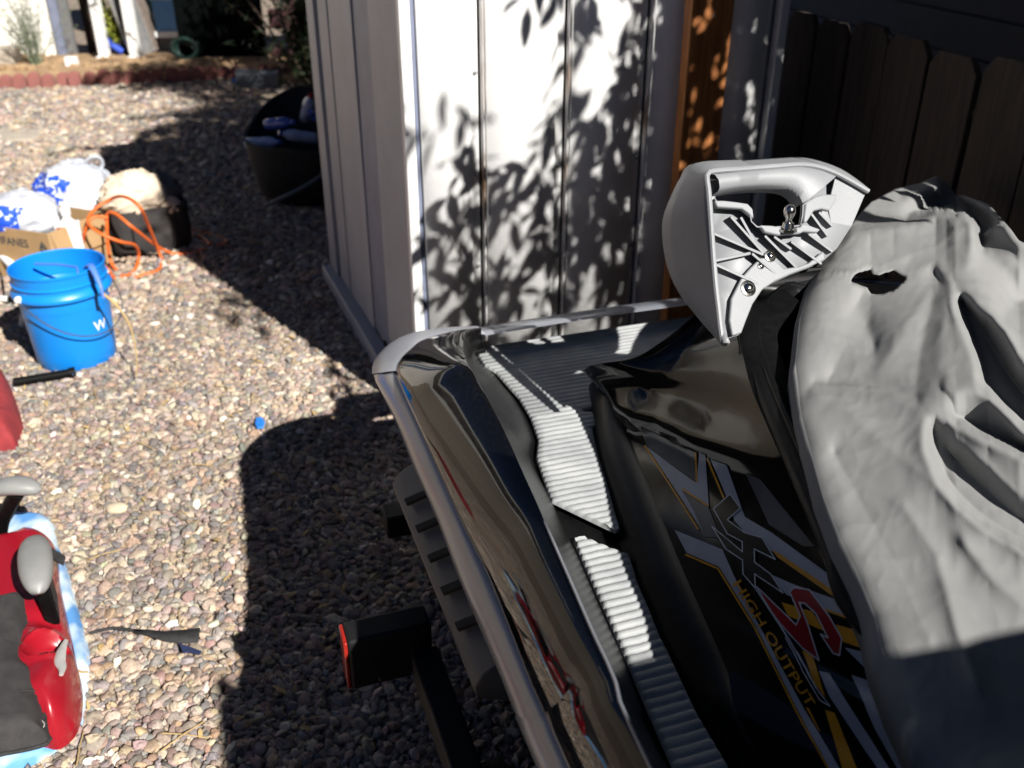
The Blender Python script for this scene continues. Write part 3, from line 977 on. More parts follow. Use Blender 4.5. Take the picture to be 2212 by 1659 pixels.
# rear face of the body behind the wing edge
wing = cr([S(1283, 826, 0.575), S(1300, 806, 0.61), S(1371, 785, 0.665), S(1430, 740, 0.72), S(1500, 682, 0.775)], 20)
wend = wing[-1]
wfull = wing + [Vv((UC, wend.y + 0.004, wend.z + 0.004))]
both([wfull, [p + Vv((0.012, 0.012, -0.006)) for p in wfull], [Vv((p.x + 0.02, p.y + 0.03, 0.50)) for p in wfull]], 'body_rear', 'black_gloss', angle=50)
# upper deck between the wing and the coaming
both([wing, [Vv((UC, p.y * 0.4 + wend.y * 0.6, p.z * 0.4 + 0.6 * (wend.z + 0.004))) for p in wing]], 'rear_deck', 'black_gloss', angle=50)

# --- ledge and rubber coaming around the open seat well
T2 = SC([(2075, 1659), (2000, 1500), (1935, 1397), (1890, 1290), (1830, 1150), (1790, 1040), (1745, 900), (1718, 830), (1690, 770), (1680, 715), (1700, 680), (1735, 650)], (0.70, 0.825), 0.575)
cT2 = cr(T2, nb1)
both([cT1, [a.lerp(b, 0.4) + Vv((0, 0, 0.010)) for a, b in zip(cT1, cT2)], [p + Vv((0, 0, -0.004)) for p in cT2], [p + Vv((0.004, 0, -0.30)) for p in cT2]], 'seat_well', 'black_satin', angle=50)
CO = [(1880, 1340), (1826, 1220), (1770, 1090), (1718, 970), (1675, 870), (1648, 800), (1636, 745), (1640, 700), (1665, 660), (1710, 625), (1770, 598)]
co = [S(x, y, 0.718 + 0.112 * i / (len(CO) - 1)) for i, (x, y) in enumerate(CO)]
co = [Vv((co[0].x - 0.03, -2.0, 0.70)), Vv((co[0].x - 0.02, -1.4, 0.71))] + co
cc = cr(co + [Vv((2 * UC - p.x, p.y, p.z)) for p in co[::-1]], 140)
MB().tube(cc, 0.021, 12, rz=0.015).build('seat_coaming', 'black_rubber', ski)
cb = MB()
cb.tube([p + Vv((0.0, 0, 0.013)) for p in cc], 0.006, 8)
cb.build('coaming_bead', 'black_rubber', ski)
# floor of the seat well
MB().add([(UC - 0.33, -2.2, 0.5), (UC + 0.33, -2.2, 0.5), (UC + 0.2, -0.40, 0.5), (UC - 0.2, -0.40, 0.5)], [(0, 1, 2, 3)]).build('seat_well_floor', 'black_satin', ski)

# --- stern deck with black ribbed mat
dz = 0.508
dk = MB()
dk.add([(0.16, -0.34, dz), (2 * UC - 0.16, -0.34, dz), (2 * UC - 0.16, 0.10, dz), (2 * UC - 0.26, 0.175, dz), (0.26, 0.175, dz), (0.16, 0.10, dz)], [(0, 1, 2, 3, 4, 5)])
dk.build('stern_deck', 'black_satin', ski)

def ribbed(name, material, rows_v, lo, hi, z, pitch, amp, edge=0.004):
    """rows across the ski between lo(v) and hi(v); one rib per pitch"""
    b = MB()
    R_ = []
    for v in rows_v:
        a, c = lo(v), hi(v)
        if c - a < 0.004: continue
        ph = (v / pitch) % 1.0
        h = amp * (math.sin(math.pi * ph) ** 0.6)
        us = [a + 0.001, a + 0.004] + [a + (c - a) * k / 7 for k in range(1, 7)] + [c - 0.004, c - 0.001]
        zz = [z - 0.004, z + h * 0.7] + [z + h + 0.0012 * noise.noise(Vv((a * 60 + k, v * 25, z * 9))) for k in range(6)] + [z + h * 0.7, z - 0.004]
        R_.append([Vv((u, v, q)) for u, q in zip(us, zz)])
    b.loft(R_)
    return b.build(name, material, ski, angle=80)
def fcurve(pts):
    pts = sorted((p.y, p.x) for p in pts)
    ys, xs = [p[0] for p in pts], [p[1] for p in pts]
    return lambda v: float(np.interp(v, ys, xs))
m0f, m1f = fcurve([p for p in cM0 if p.y < 0.17]), fcurve([p for p in cM1])
ZM = 0.522
# rear (long) silver mat: slanted front edge, stepped outline as in the photo
ml = [S(x, y, ZM) for x, y in [(1190, 1083), (1168, 1022), (1157, 988), (1161, 949), (1144, 901), (1119, 859), (1094, 831), (1070, 804), (1046, 790), (1026, 757)]]
mr_ = [S(x, y, ZM) for x, y in [(1334, 1152), (1340, 1138), (1318, 1060), (1294, 981), (1277, 904), (1266, 862), (1249, 869), (1207, 838), (1155, 802), (1141, 793), (1093, 748), (1054, 720)]]
ml_f, mr_f = fcurve(ml), fcurve(mr_)
fa, fb = S(1190, 1083, ZM), S(1334, 1152, ZM)
def mr_cut(v):
    w = mr_f(v)
    t = (v - fb.y) / (fa.y - fb.y)
    lo_lim = 9
    if v < fa.y:                              # slanted front edge
        pass
    return w
def ml_cut(v):
    if v < fa.y:
        return fa.x + (fb.x - fa.x) * (fa.y - v) / (fa.y - fb.y)
    return ml_f(v)
pod = fcurve([p for p in cB1 if p.y > -0.45] + wing[:2])
def mat_hi(v):
    if v < -0.235: return mr_f(v)
    if v < -0.17: return min(pod(v), UC) - 0.02
    return UC + 0.30
ml_top = max(p.y for p in ml)
def mat_lo(v):
    return ml_cut(v) if v < ml_top else ml_f(ml_top) + 0.3 * (v - ml_top)
ribbed('foot_mat', 'mat_silver', np.arange(fb.y + 0.002, 0.148, 0.0152 / 6), mat_lo, mat_hi, ZM, 0.0152, 0.0036)
# front silver mat with slanted rear edge
nl = [S(x, y, ZM) for x, y in [(1452, 1659), (1398, 1538), (1344, 1411), (1318, 1351), (1285, 1277), (1251, 1199), (1236, 1165)]]
nr = [S(x, y, ZM) for x, y in [(1580, 1659), (1508, 1538), (1443, 1401), (1426, 1368), (1406, 1317), (1379, 1256), (1362, 1199)]]
nl = [Vv((nl[0].x - 0.04, -1.6, ZM))] + nl
nr = [Vv((nr[0].x - 0.04, -1.6, ZM))] + nr
nlf, nrf = fcurve(nl), fcurve(nr)
ga, gb = nl[-1], nr[-1]
def nr_cut(v):
    if v > gb.y:
        return gb.x + (ga.x + 0.02 - gb.x) * (v - gb.y) / (ga.y - gb.y)
    return nrf(v)
ribbed('foot_mat', 'mat_silver', np.arange(-1.55, ga.y, 0.0152 / 6), nlf, nr_cut, ZM, 0.0152, 0.0042)
# small latch plate on the rear corner of the mat
lp = [S(x, y, ZM + 0.012) for x, y in [(1003, 724), (1034, 716), (1050, 752), (1020, 760)]]
MB().prism(lp, (0, 0, -0.014)).build('latch_plate', 'black_satin', ski, bevel=0.003)
lq = [lp[0].lerp(lp[2], 0.25) + Vv((0, 0, 0.002)), lp[1].lerp(lp[3], 0.25) + Vv((0, 0, 0.002)), lp[1].lerp(lp[2], 0.35).lerp(lp[3], 0.2) + Vv((0, 0, 0.002)), lp[0].lerp(lp[3], 0.35).lerp(lp[2], 0.2) + Vv((0, 0, 0.002))]
MB().prism(lq, (0, 0, 0.006)).build('latch_tab', 'chrome', ski, bevel=0.002)

# --- hull below the bumper
rows = [[p + nrm[i] * 0.012 + Vv((0, 0, -0.02)) for i, p in enumerate(cR0)]]
rows.append([p + nrm[i] * 0.035 + Vv((0, 0, -0.10)) for i, p in enumerate(cR0)])
rows.append([Vv((p.x + (UC - p.x) * 0.28, min(p.y, 0.1), 0.37)) for i, p in enumerate(cR0)])
rows.append([Vv((p.x + (UC - p.x) * 0.65, min(p.y, 0.05), 0.30)) for i, p in enumerate(cR0)])
rows.append([Vv((UC, min(p.y, 0.03), 0.26)) for p in cR0])
both(rows, 'hull', 'black_gloss', angle=50)
# --- slotted sponson under the bumper
sp = MB()
prof = [(0.07, 0.52), (-0.008, 0.475), (-0.022, 0.455), (-0.018, 0.435), (0.07, 0.40)]
vs_ = [-0.74 + 0.56 * k / 24 for k in range(25)]
sp_rows = []
for u, z in prof:
    sp_rows.append([Vv((u + (0.05 if k in (0, 24) else 0), v, z)) for k, v in enumerate(vs_)])
sp.loft(sp_rows)
spo = sp.build('sponson', 'sponson', ski, angle=30, bevel=0.002)
for v in (-0.305, -0.385, -0.465, -0.545, -0.625):
    q = MB()
    q.prism([(-0.0175, v + 0.012, 0.4745), (-0.0170, v - 0.004, 0.4745), (0.040, v - 0.026, 0.508), (0.040, v - 0.010, 0.508)], (-0.003, 0, 0.006))
    q.build('sponson_slot', 'dark_gap', spo, bevel=0.001)

# --- graphics on the body side (cut vinyl laid on the skin)
tmp = bpy.data.meshes.new('t')
tmp.from_pydata(panel_mb.v, [], panel_mb.f)
bmx = bmesh.new()
bmx.from_mesh(tmp)
bmesh.ops.triangulate(bmx, faces=bmx.faces)
bvh = BVHTree.FromBMesh(bmx)
bmx.free()
bpy.data.meshes.remove(tmp)
eye_l = SKI_I @ EYE
def on_panel(zx, zy, lift):
    d = (SKI_I.to_3x3() @ ray(zx * 0.469 + 1287.6, zy * 0.469 + 881)).normalized()
    loc, nn, i, dist = bvh.ray_cast(eye_l, d)
    if loc is None:
        return None
    if nn.dot(d) > 0: nn = -nn
    return loc + nn * lift
def vinyl(name, polys, material, lift, fs=None):
    b = MB()
    for poly in polys:
        bm = bmesh.new()
        if isinstance(poly, tuple):
            vs2, fcs = poly
            vv = [bm.verts.new((p[0], p[1], 0)) for p in vs2]
            for f in fcs:
                try: bm.faces.new([vv[i] for i in f])
                except ValueError: pass
        else:
            vv = [bm.verts.new((p[0], p[1], 0)) for p in poly]
            bm.faces.new(vv)
        for f in bm.faces: f.normal_update()
        bmesh.ops.triangulate(bm, faces=bm.faces, ngon_method='EAR_CLIP')
        for _ in range(4):
            es = [e for e in bm.edges if e.calc_length() > 36]
            if not es: break
            bmesh.ops.subdivide_edges(bm, edges=es, cuts=1)
            bmesh.ops.triangulate(bm, faces=bm.faces)
        k = len(b.v)
        ok = {}
        for v in bm.verts:
            p = on_panel(v.co.x, v.co.y, lift)
            if p is not None:
                ok[v] = len(b.v)
                b.v.append(tuple(p))
        for f in bm.faces:
            if all(v in ok for v in f.verts):
                b.f.append(tuple(ok[v] for v in f.verts))
        bm.free()
    if b.f:
        return b.build(name, material, ski, angle=60, recalc=False)
def stroke(pts, w, closed=False):
    out = []
    n = len(pts)
    for i in range(n if closed else n - 1):
        a, b = Vv((*pts[i], 0)), Vv((*pts[(i + 1) % n], 0))
        d = (b - a).normalized()
        s = Vv((-d.y, d.x, 0)) * (w / 2)
        e = d * (w * 0.35)
        out.append([(a - e + s).xy[:], (b + e + s).xy[:], (b + e - s).xy[:], (a - e - s).xy[:]])
    return out
vinyl('graphic_grey_reflection', [[(205, 85), (440, 195), (462, 205), (466, 342), (350, 262), (235, 176)], [(402, 390), (522, 462), (575, 600), (500, 595), (440, 480)], [(690, 300), (760, 330), (1010, 640), (960, 640), (800, 540)]], 'dec_grey', 0.0012)  # grey print; the last polygon is a faint reflection drawn as colour
vinyl('graphic_stripe', [
    [(235, 178), (350, 265), (465, 348), (480, 205), (507, 215), (523, 460), (402, 385), (455, 480), (497, 578), (478, 545)],
    [(530, 235), (605, 262), (668, 445), (690, 505), (810, 575), (1085, 775), (1135, 872), (1095, 850), (830, 672), (700, 590), (640, 520), (600, 400)],
    [(800, 765), (900, 810), (1140, 897), (1184, 978), (1060, 935), (880, 862)],
    [(365, 565), (585, 655), (650, 800), (780, 1050), (960, 1385), (1148, 1700), (1100, 1700), (960, 1450), (740, 1010), (570, 735), (420, 670)],
], 'dec_white', 0.0016)
vinyl('graphic_stripe', [
    [(1150, 1105), (1262, 1132), (1335, 1232), (1250, 1205)],
    [(1182, 1232), (1370, 1292), (1402, 1358), (1282, 1332), (1450, 1640), (1475, 1700), (1415, 1700), (1290, 1480)],
    [(1030, 1215), (1078, 1227), (1240, 1480), (1380, 1700), (1325, 1700), (1080, 1330)]], 'dec_white', 0.0017)
vinyl('graphic_pinstripe', stroke([(229, 178), (474, 560)], 8) + stroke([(404, 378), (520, 455)], 9) + stroke([(463, 205), (468, 340)], 8) + stroke([(516, 232), (592, 415)], 9)
      + [[(815, 655), (860, 680), (1100, 845), (1140, 885), (1085, 862), (840, 690)], [(900, 870), (1060, 938), (1184, 982), (1175, 968)]]
      + stroke([(418, 680), (566, 744), (735, 1016), (955, 1456), (1096, 1700)], 9)
      + [[(860, 898), (1000, 940), (1060, 1030), (890, 960)], [(1110, 1000), (1220, 1032), (1260, 1118), (1140, 1078)],
         [(955, 1118), (1002, 1142), (1062, 1335), (1010, 1270)], [(1060, 1392), (1106, 1407), (1220, 1700), (1150, 1700)], [(970, 1380), (985, 1385), (1040, 1500), (1030, 1490)]], 'dec_yellow', 0.0021)
XP = [(548, 470), (625, 400), (672, 465), (612, 520), (690, 578), (772, 602), (834, 703), (736, 654), (738, 715), (812, 770), (870, 857), (738, 770), (742, 835), (684, 770), (682, 706), (605, 655), (540, 550), (682, 668), (680, 620), (612, 585)]
SP_ = [(748, 828), (930, 1002), (950, 962), (900, 852), (920, 832), (990, 842), (1080, 960), (1142, 1065), (1132, 1142), (1102, 1132), (1045, 1045), (1078, 1062), (1022, 952), (970, 905), (944, 900), (985, 1000), (1036, 1166), (960, 1110), (860, 1000), (800, 920)]
vinyl('graphic_letter', [XP], 'dec_black', 0.0026)
vinyl('graphic_letter', [SP_], 'dec_red', 0.0026)
vinyl('graphic_outline', stroke(XP, 5, True) + stroke(SP_, 6, True) + stroke([(735, 825), (870, 1030), (1020, 1290), (1088, 1378), (1040, 1350), (960, 1215), (880, 1060)], 4.5)
      + stroke([(760, 850), (900, 1070), (1040, 1320)], 3.5), 'dec_line', 0.0031)
tv, tf = text_mesh('HIGH OUTPUT', 1.0, 0.012)
wx = max(p.x for p in tv)
d_ = Vv((352, 575, 0))
s_ = Vv((0.85, -0.53, 0)) * 62
tv2 = [(Vv((632, 812, 0)) + d_ * (p.x / wx) + s_ * (p.y + 0.02)) for p in tv]
vinyl('graphic_lettering', [([(p.x, p.y) for p in tv2], tf)], 'dec_yellow', 0.0031)

# ================================================================== COVER
def make_cover():
    CL = [(2120, 1830), (2040, 1659), (1995, 1600), (1940, 1490), (1905, 1400), (1888, 1327), (1856, 1250), (1812, 1162), (1776, 1068), (1746, 960), (1730, 900), (1716, 800), (1728, 690), (1752, 600), (1770, 572)]
    by, bx = np.array([c[1] for c in CL][::-1], float), np.array([c[0] for c in CL][::-1], float)
    cl = [S(x, y, 0.715 + 0.095 * min(1, i / (len(CL) - 2))) for i, (x, y) in enumerate(CL)]
    cl = sorted([(q.x, q.y) for q in cl], key=lambda q: q[1])
    cvs, cus = np.array([q[1] for q in cl]), np.array([q[0] for q in cl])
    def border(v): return np.interp(v, cvs, cus)
    sm_ = lambda x: np.clip(x, 0, 1) ** 2 * (3 - 2 * np.clip(x, 0, 1))
    def floor(U, V):
        d = U - border(V)
        eb = np.interp(V, [-1.2, -0.45], [0.703, 0.812])
        Z = eb + 0.004 * (1 - np.exp(-np.clip(d, 0, None) / 0.010)) + 0.15 * np.clip(d, 0, 0.30) + 0.05 * np.clip(d - 0.30, 0, 0.3)
        return Z - 0.10 * np.clip((U - 0.95) / 0.24, 0, 1) ** 2
    HEM = [(1740, 600), (1770, 570), (1800, 530), (1840, 486), (1880, 440), (1930, 412), (1985, 398), (2021, 382), (2045, 396), (2064, 424), (2085, 424), (2135, 442), (2201, 522), (2290, 560), (2440, 640)]
    hx_, hy_ = np.array([h[0] for h in HEM], float), np.array([h[1] for h in HEM], float)
    NI, NJ = 190, 330
    XR, YB = 2420.0, 1830.0
    s_ = (np.linspace(0, 1, NI) ** 1.15)[:, None] * np.ones((1, NJ))
    t_ = np.linspace(0, 1, NJ)[None, :] * np.ones((NI, 1))
    X = 1750 + (XR - 1750) * s_
    for _ in range(25):
        hy = np.interp(X, hx_, hy_)
        Y = hy + (YB - hy) * t_
        X = 0.5 * X + 0.5 * (np.interp(Y, by, bx) + (XR - np.interp(Y, by, bx)) * s_)
    # folds read off the photograph: points, height above the slack cloth, and for edges the drop just behind
    E = []
    def fold(pts, h, off=None, low=None):
        hs = h if isinstance(h, (list, tuple)) else [h] * len(pts)
        E.append(([(x, y) for x, y in pts], list(hs)))
        if off is not None:
            E.append(([(x + off[0], y + off[1]) for x, y in pts], [low] * len(pts)))
    fold([(1998, 888), (1994, 968), (2022, 1045), (2059, 1090), (2118, 1141), (2212, 1196), (2330, 1250), (2430, 1300)], [.042, .044, .046, .048, .05, .05, .05, .05])
    fold([(2012, 925), (2016, 966), (2040, 1033), (2072, 1076), (2128, 1128), (2220, 1182), (2336, 1236), (2430, 1280)], [.024, .012, .002, .0, .0, .0, .0, .0])
    fold([(2036, 908), (2110, 985), (2200, 1065), (2330, 1150)], [.040, .036, .030, .03])
    fold([(2062, 990), (2120, 1050), (2200, 1120), (2330, 1195)], [.004, .004, .004, .004])
    fold([(2002, 886), (2052, 916), (2121, 949), (2212, 993), (2330, 1049), (2430, 1100)], [.045, .045, .05, .05, .05, .05])
    fold([(2056, 900), (2127, 934), (2218, 978), (2336, 1034), (2430, 1080)], [.014, .0, -.002, -.002, -.002])
    fold([(2038, 842), (2110, 846), (2135, 860), (2212, 937), (2330, 1012), (2430, 1080)], [.045, .045, .045, .045, .045, .045])
    fold([(2116, 828), (2146, 846), (2224, 922), (2340, 998), (2430, 1060)], [.014, -.002, -.004, -.004, -.004])
    fold([(2056, 622), (2059, 667), (2084, 726), (2106, 785), (2110, 840)], [.035, .04, .04, .04, .045])
    fold([(2074, 650), (2100, 722), (2122, 780), (2128, 822)], [.008, -.006, -.008, .0])
    fold([(2092, 672), (2140, 745), (2180, 820), (2260, 900), (2350, 960)], [.008, -.006, -.008, -.008, -.008])
    fold([(2062, 612), (2113, 662), (2165, 706), (2212, 790), (2330, 885), (2430, 950)], [.03, .045, .05, .05, .05, .05])
    fold([(2047, 645), (2036, 740), (2032, 838), (2048, 900)], [.034, .034, .036, .042])
    fold([(2016, 640), (1988, 755), (1976, 850)], [.024, .021, .024])
    fold([(1999, 645), (1930, 759), (1900, 800)], [.026, .024, .018])
    fold([(1848, 655), (1870, 705), (1888, 755)], [.008, .002, .006])
    fold([(1812, 780), (1850, 788), (1890, 782)], [.010, .014, .014])
    fold([(1757, 832), (1849, 840), (1930, 862), (1990, 884)], [.012, .022, .032, .042])
    fold([(1790, 815), (1849, 824), (1930, 846), (1980, 866)], [.004, .008, .016, .026])
    fold([(1755, 846), (1812, 882), (1949, 990), (2010, 1038)], [.020, .026, .036, .044])
    fold([(1849, 1023), (1956, 1101), (2022, 1200), (2070, 1373), (2110, 1480)], [.020, .034, .036, .036, .034])
    fold([(1800, 980), (1880, 1130), (1955, 1260), (2010, 1390)], [.016, .022, .026, .028])
    fold([(2080, 1170), (2140, 1250), (2230, 1330)], [.046, .040, .034])
    fold([(1804, 546), (1841, 510), (1952, 486), (2025, 464), (2080, 463), (2101, 484), (2103, 531), (2080, 590)], [.035, .05, .055, .055, .055, .055, .05, .035])
    fold([(1960, 466), (2025, 447), (2082, 446), (2116, 478), (2120, 531)], [.01, -.005, -.01, -.01, .0])
    fold([(1945, 428), (2000, 410), (2030, 410)], [.03, .045, .045])
    fold([(2062, 436), (2075, 442)], -.01)
    fold([(2085, 432), (2135, 450), (2198, 528), (2280, 570)], [.035, .05, .045, .04])
    fold([(2128, 552), (2180, 566), (2260, 592)], [.025, .03, .025])
    fold([(2165, 690), (2190, 655), (2240, 640)], [.02, -.01, -.02])
    fold([(1995, 592), (2012, 586), (2026, 606)], [.024, .018, .018])
    fold([(1960, 572), (1990, 566), (2032, 588)], [.024, .026, .030])
    acc, cnt = np.zeros(X.shape), np.zeros(X.shape)
    for pts, hs in E:
        q = np.array(pts, float)
        best = np.full(X.shape, 1e9); val = np.zeros(X.shape)
        for k in range(len(q) - 1):
            a, b = q[k], q[k + 1]
            e = b - a
            t = np.clip(((X - a[0]) * e[0] + (Y - a[1]) * e[1]) / (e @ e), 0, 1)
            dd = np.hypot(X - a[0] - t * e[0], Y - a[1] - t * e[1])
            m = dd < best
            best[m] = dd[m]
            val[m] = (hs[k] + (hs[k + 1] - hs[k]) * t)[m]
        wgt = np.where(best < 3.4, 1.0, 0.0)
        acc += wgt * val; cnt += wgt
    fix = cnt > 0
    tgt = np.where(fix, acc / np.maximum(cnt, 1e-9), 0)
    fix[:2, :] = True
    tgt[:2, :] = 0.017
    slack = np.full(X.shape, 0.024)
    lowz = Y > 1560
    fix |= lowz
    tgt[lowz] = slack[lowz]
    H = np.where(fix, tgt, slack)
    for it in range(1100):
        n = np.pad(H, 1, mode='edge')
        av = (n[2:, 1:-1] + n[:-2, 1:-1] + n[1:-1, 2:] + n[1:-1, :-2]) / 4
        H = np.where(fix, tgt, av + (slack - av) * 0.0010)
    for it in range(7):
        n = np.pad(H, 1, mode='edge')
        H = 0.4 * H + 0.15 * (n[2:, 1:-1] + n[:-2, 1:-1] + n[1:-1, 2:] + n[1:-1, :-2])
    # lay every grid point on its line of sight at floor + H
    rx, ry_ = (X - 1106) / FPX, (829.5 - Y) / FPX
    D = np.stack([rx, CP + ry_ * SP, -SP + ry_ * CP], -1)
    ca, sa = math.cos(SKI_A), math.sin(SKI_A)
    Zc = np.full(X.shape, 0.82)
    for it in range(40):
        k = (Zc - CAM_H) / D[..., 2]
        wx_, wy_ = D[..., 0] * k - SKI_O.x, D[..., 1] * k - SKI_O.y
        U, V = wx_ * ca + wy_ * sa, -wx_ * sa + wy_ * ca
        Zc = 0.6 * Zc + 0.4 * (floor(U, V) + H)
    fine = np.array([noise.noise(Vv((a * 14, b * 11, 4.1))) * 0.0012 + (0.5 - abs(noise.noise(Vv((a * 21 + b * 12, b * 15, 7.7))))) * 0.0026 + (0.5 - abs(noise.noise(Vv((a * 44 - b * 30, b * 38, 3.7))))) * 0.0010 for a, b in zip(U.ravel(), V.ravel())]).reshape(U.shape)
    P = np.stack([U, V, Zc + fine * np.clip(s_ / 0.06, 0, 1)], -1)
    NI, NJ = P.shape[:2]
    hole_px = [(1835, 605), (1855, 595), (1873, 591), (1890, 600), (1906, 596), (1927, 588), (1956, 604), (1930, 626), (1908, 635), (1884, 634), (1878, 620)]
    flat = [SKI_M @ Vv(q) for q in P.reshape(-1, 3)]
    cut = set()
    for k, q in enumerate(flat):
        px, py = proj(q)
        if 1820 < px < 1970 and 570 < py < 650 and in_poly(px, py, hole_px):
            cut.add(k)
    # left border hangs over the ledge
    mb = MB()
    for i in range(NI - 1):
        for j in range(NJ - 1):
            f = (i * NJ + j, (i + 1) * NJ + j, (i + 1) * NJ + j + 1, i * NJ + j + 1)
            if not any(k in cut for k in f):
                mb.f.append(f)
    base = SKI_M @ Vv((UC, -1.3, 0.80))
    mb.v = [tuple(q - base) for q in flat]
    # relax the torn rim
    cnt = {}
    for f in mb.f:
        for a, b in zip(f, f[1:] + f[:1]):
            cnt[(min(a, b), max(a, b))] = cnt.get((min(a, b), max(a, b)), 0) + 1
    bnd = {}
    for (a, b), k in cnt.items():
        if k == 1:
            i1, jj1 = divmod(a, NJ); i2, jj2 = divmod(b, NJ)
            if 0 < i1 < NI - 1 and 0 < jj1 < NJ - 1 and 0 < i2 < NI - 1 and 0 < jj2 < NJ - 1:
                bnd.setdefault(a, []).append(b); bnd.setdefault(b, []).append(a)
    vv_ = {a: Vv(mb.v[a]) for a in bnd}
    for _ in range(4):
        vv_ = {a: vv_[a] * 0.5 + sum((vv_[k] for k in nb), Vv()) * (0.5 / len(nb)) for a, nb in bnd.items()}
    for a, q in vv_.items(): mb.v[a] = tuple(q)
    hang = []
    for j in range(NJ):
        q = Vv(mb.v[j])
        hang.append([q, q + SKI_M.to_3x3() @ Vv((-0.006, 0, -0.010)), q + SKI_M.to_3x3() @ Vv((-0.005, 0, -0.046))])
    k0 = len(mb.v)
    for h in hang:
        mb.v += [tuple(h[1]), tuple(h[2])]
    for j in range(NJ - 1):
        mb.f.append((j, j + 1, k0 + 2 * (j + 1), k0 + 2 * j))
        mb.f.append((k0 + 2 * j, k0 + 2 * (j + 1), k0 + 2 * (j + 1) + 1, k0 + 2 * j + 1))
    used = sorted({k for f in mb.f for k in f})
    mp = {k: i for i, k in enumerate(used)}
    mb.v = [mb.v[k] for k in used]
    mb.f = [tuple(mp[k] for k in f) for f in mb.f]
    co = mb.build('fabric_cover', 'cover', None, angle=0, solid=0.0016)
    co.data.polygons.foreach_set('use_smooth', [True] * len(co.data.polygons))
    co.location = base
    tag(co, 'crumpled grey canvas cover with a torn hole, draped over the jet ski', 'cover')
    # unseen rest of the cover over the handlebar; ridge added to shade ground, mats
    nu, nv = 90, 110
    uu, vv = np.meshgrid(np.linspace(0.16, 1.2, nu), np.linspace(-2.35, -1.12, nv), indexing='ij')
    Zf = floor(uu, vv) - 0.03
    ur = -0.125 - 0.373 * vv - 0.012
    shadow_ridge = sm_((-1.25 - vv) / 0.05) * sm_((vv + 2.3) / 0.1) * sm_((ur - uu) / 0.03) * sm_((uu - 0.20) / 0.06)
    Zf = np.maximum(Zf, 0.70 + shadow_ridge * (np.minimum((uu + 0.30) / 0.464, 1.44) - 0.70))
    bar = sm_((-1.90 - vv) / 0.04) * sm_((vv + 2.25) / 0.1) * sm_((uu - 0.20) / 0.08) * sm_((1.15 - uu) / 0.1)
    Zf = np.maximum(Zf, 0.70 + 0.74 * bar)
    Zf = Zf + 0.24 * np.exp(-((uu - 0.24) / 0.05) ** 2 - ((vv + 1.84) / 0.05) ** 2)
    g = MB()
    g.loft([[SKI_M @ Vv((uu[i, j], vv[i, j], Zf[i, j])) - base for j in range(nv)] for i in range(nu)])
    keepf = ((shadow_ridge > 0.02) | (bar > 0.02) | (vv < -1.5)) & (uu > border(vv) + 0.0)
    g.f = [f for f in g.f if all(keepf.ravel()[k] for k in f)]
    g.build('front_shadow_ridge', 'cover', co, angle=80, solid=0.0016)
    return co
cover = make_cover()

# ================================================================== GREY GRAB HANDLE standing on the stern of the ski
hC1 = SKI_M @ Vv((0.430, -0.346, 1.02))
hC2 = SKI_M @ S(1570, 740, 0.80)
hC3 = SKI_M @ S(1870, 405, 0.965)
hn = (hC3 - hC1).cross(hC2 - hC1).normalized()
if hn.dot(EYE - hC1) < 0: hn = -hn
hbase = SKI_M @ Vv((0.56, -0.42, 0.80))
handle = empty('grab_handle', hbase, label='light grey moulded plastic grab handle standing upright at the stern, ribbed underside showing', cat='grab handle')
def hp(x, y, off=0.0):
    r = ray(x * 0.4179 + 1287.6, y * 0.4179 + 271)
    d = (hC1 + hn * off - EYE).dot(hn) / r.dot(hn)
    return EYE + r * d - hbase
def hcurve(pts, off, n):
    out = []
    for i, p in enumerate(pts):
        out.append(hp(p[0], p[1], p[2] if len(p) > 2 else off))
    return cr(out, n)
FD = -0.024
SIL = [(1415, 330, -0.02), (1335, 268, -0.05), (1250, 216, -0.07), (1140, 178, -0.08), (1050, 163, -0.085), (930, 168, -0.085), (700, 184, -0.085), (490, 200, -0.085), (430, 280, -0.095), (385, 370, -0.11), (345, 480, -0.12), (344, 600, -0.125), (370, 740, -0.12), (430, 870, -0.10), (530, 1000, -0.06), (600, 1080, -0.03), (655, 1142, -0.004)]
FE = [(1405, 342), (1330, 298), (1232, 246), (1140, 214), (1050, 204), (930, 212), (760, 226), (590, 240), (572, 270), (580, 340), (588, 440), (596, 560), (606, 700), (618, 840), (632, 960), (642, 1050), (655, 1128)]
sil, fe = [hp(*p) for p in SIL], [hp(*p) for p in FE]
sil, fe = cr(sil, 60), cr(fe, 60)
rows = []
for f, bl in ((0.0, 0.0), (0.15, 0.010), (0.35, 0.014), (0.6, 0.010), (0.85, 0.004), (1.0, 0.0)):
    rows.append([sil[i].lerp(fe[i], f) + hn * (bl if i > 22 else 0.0) for i in range(60)])
sh = MB().loft(rows)
sh.build('shell', 'handle', handle, angle=55, solid=0.004)
# raised lip along the front edge of the shell
lip = MB()
lip.tube([p + hn * 0.001 for p in fe], 0.0042, 8)
lip.build('front_lip', 'handle', handle)
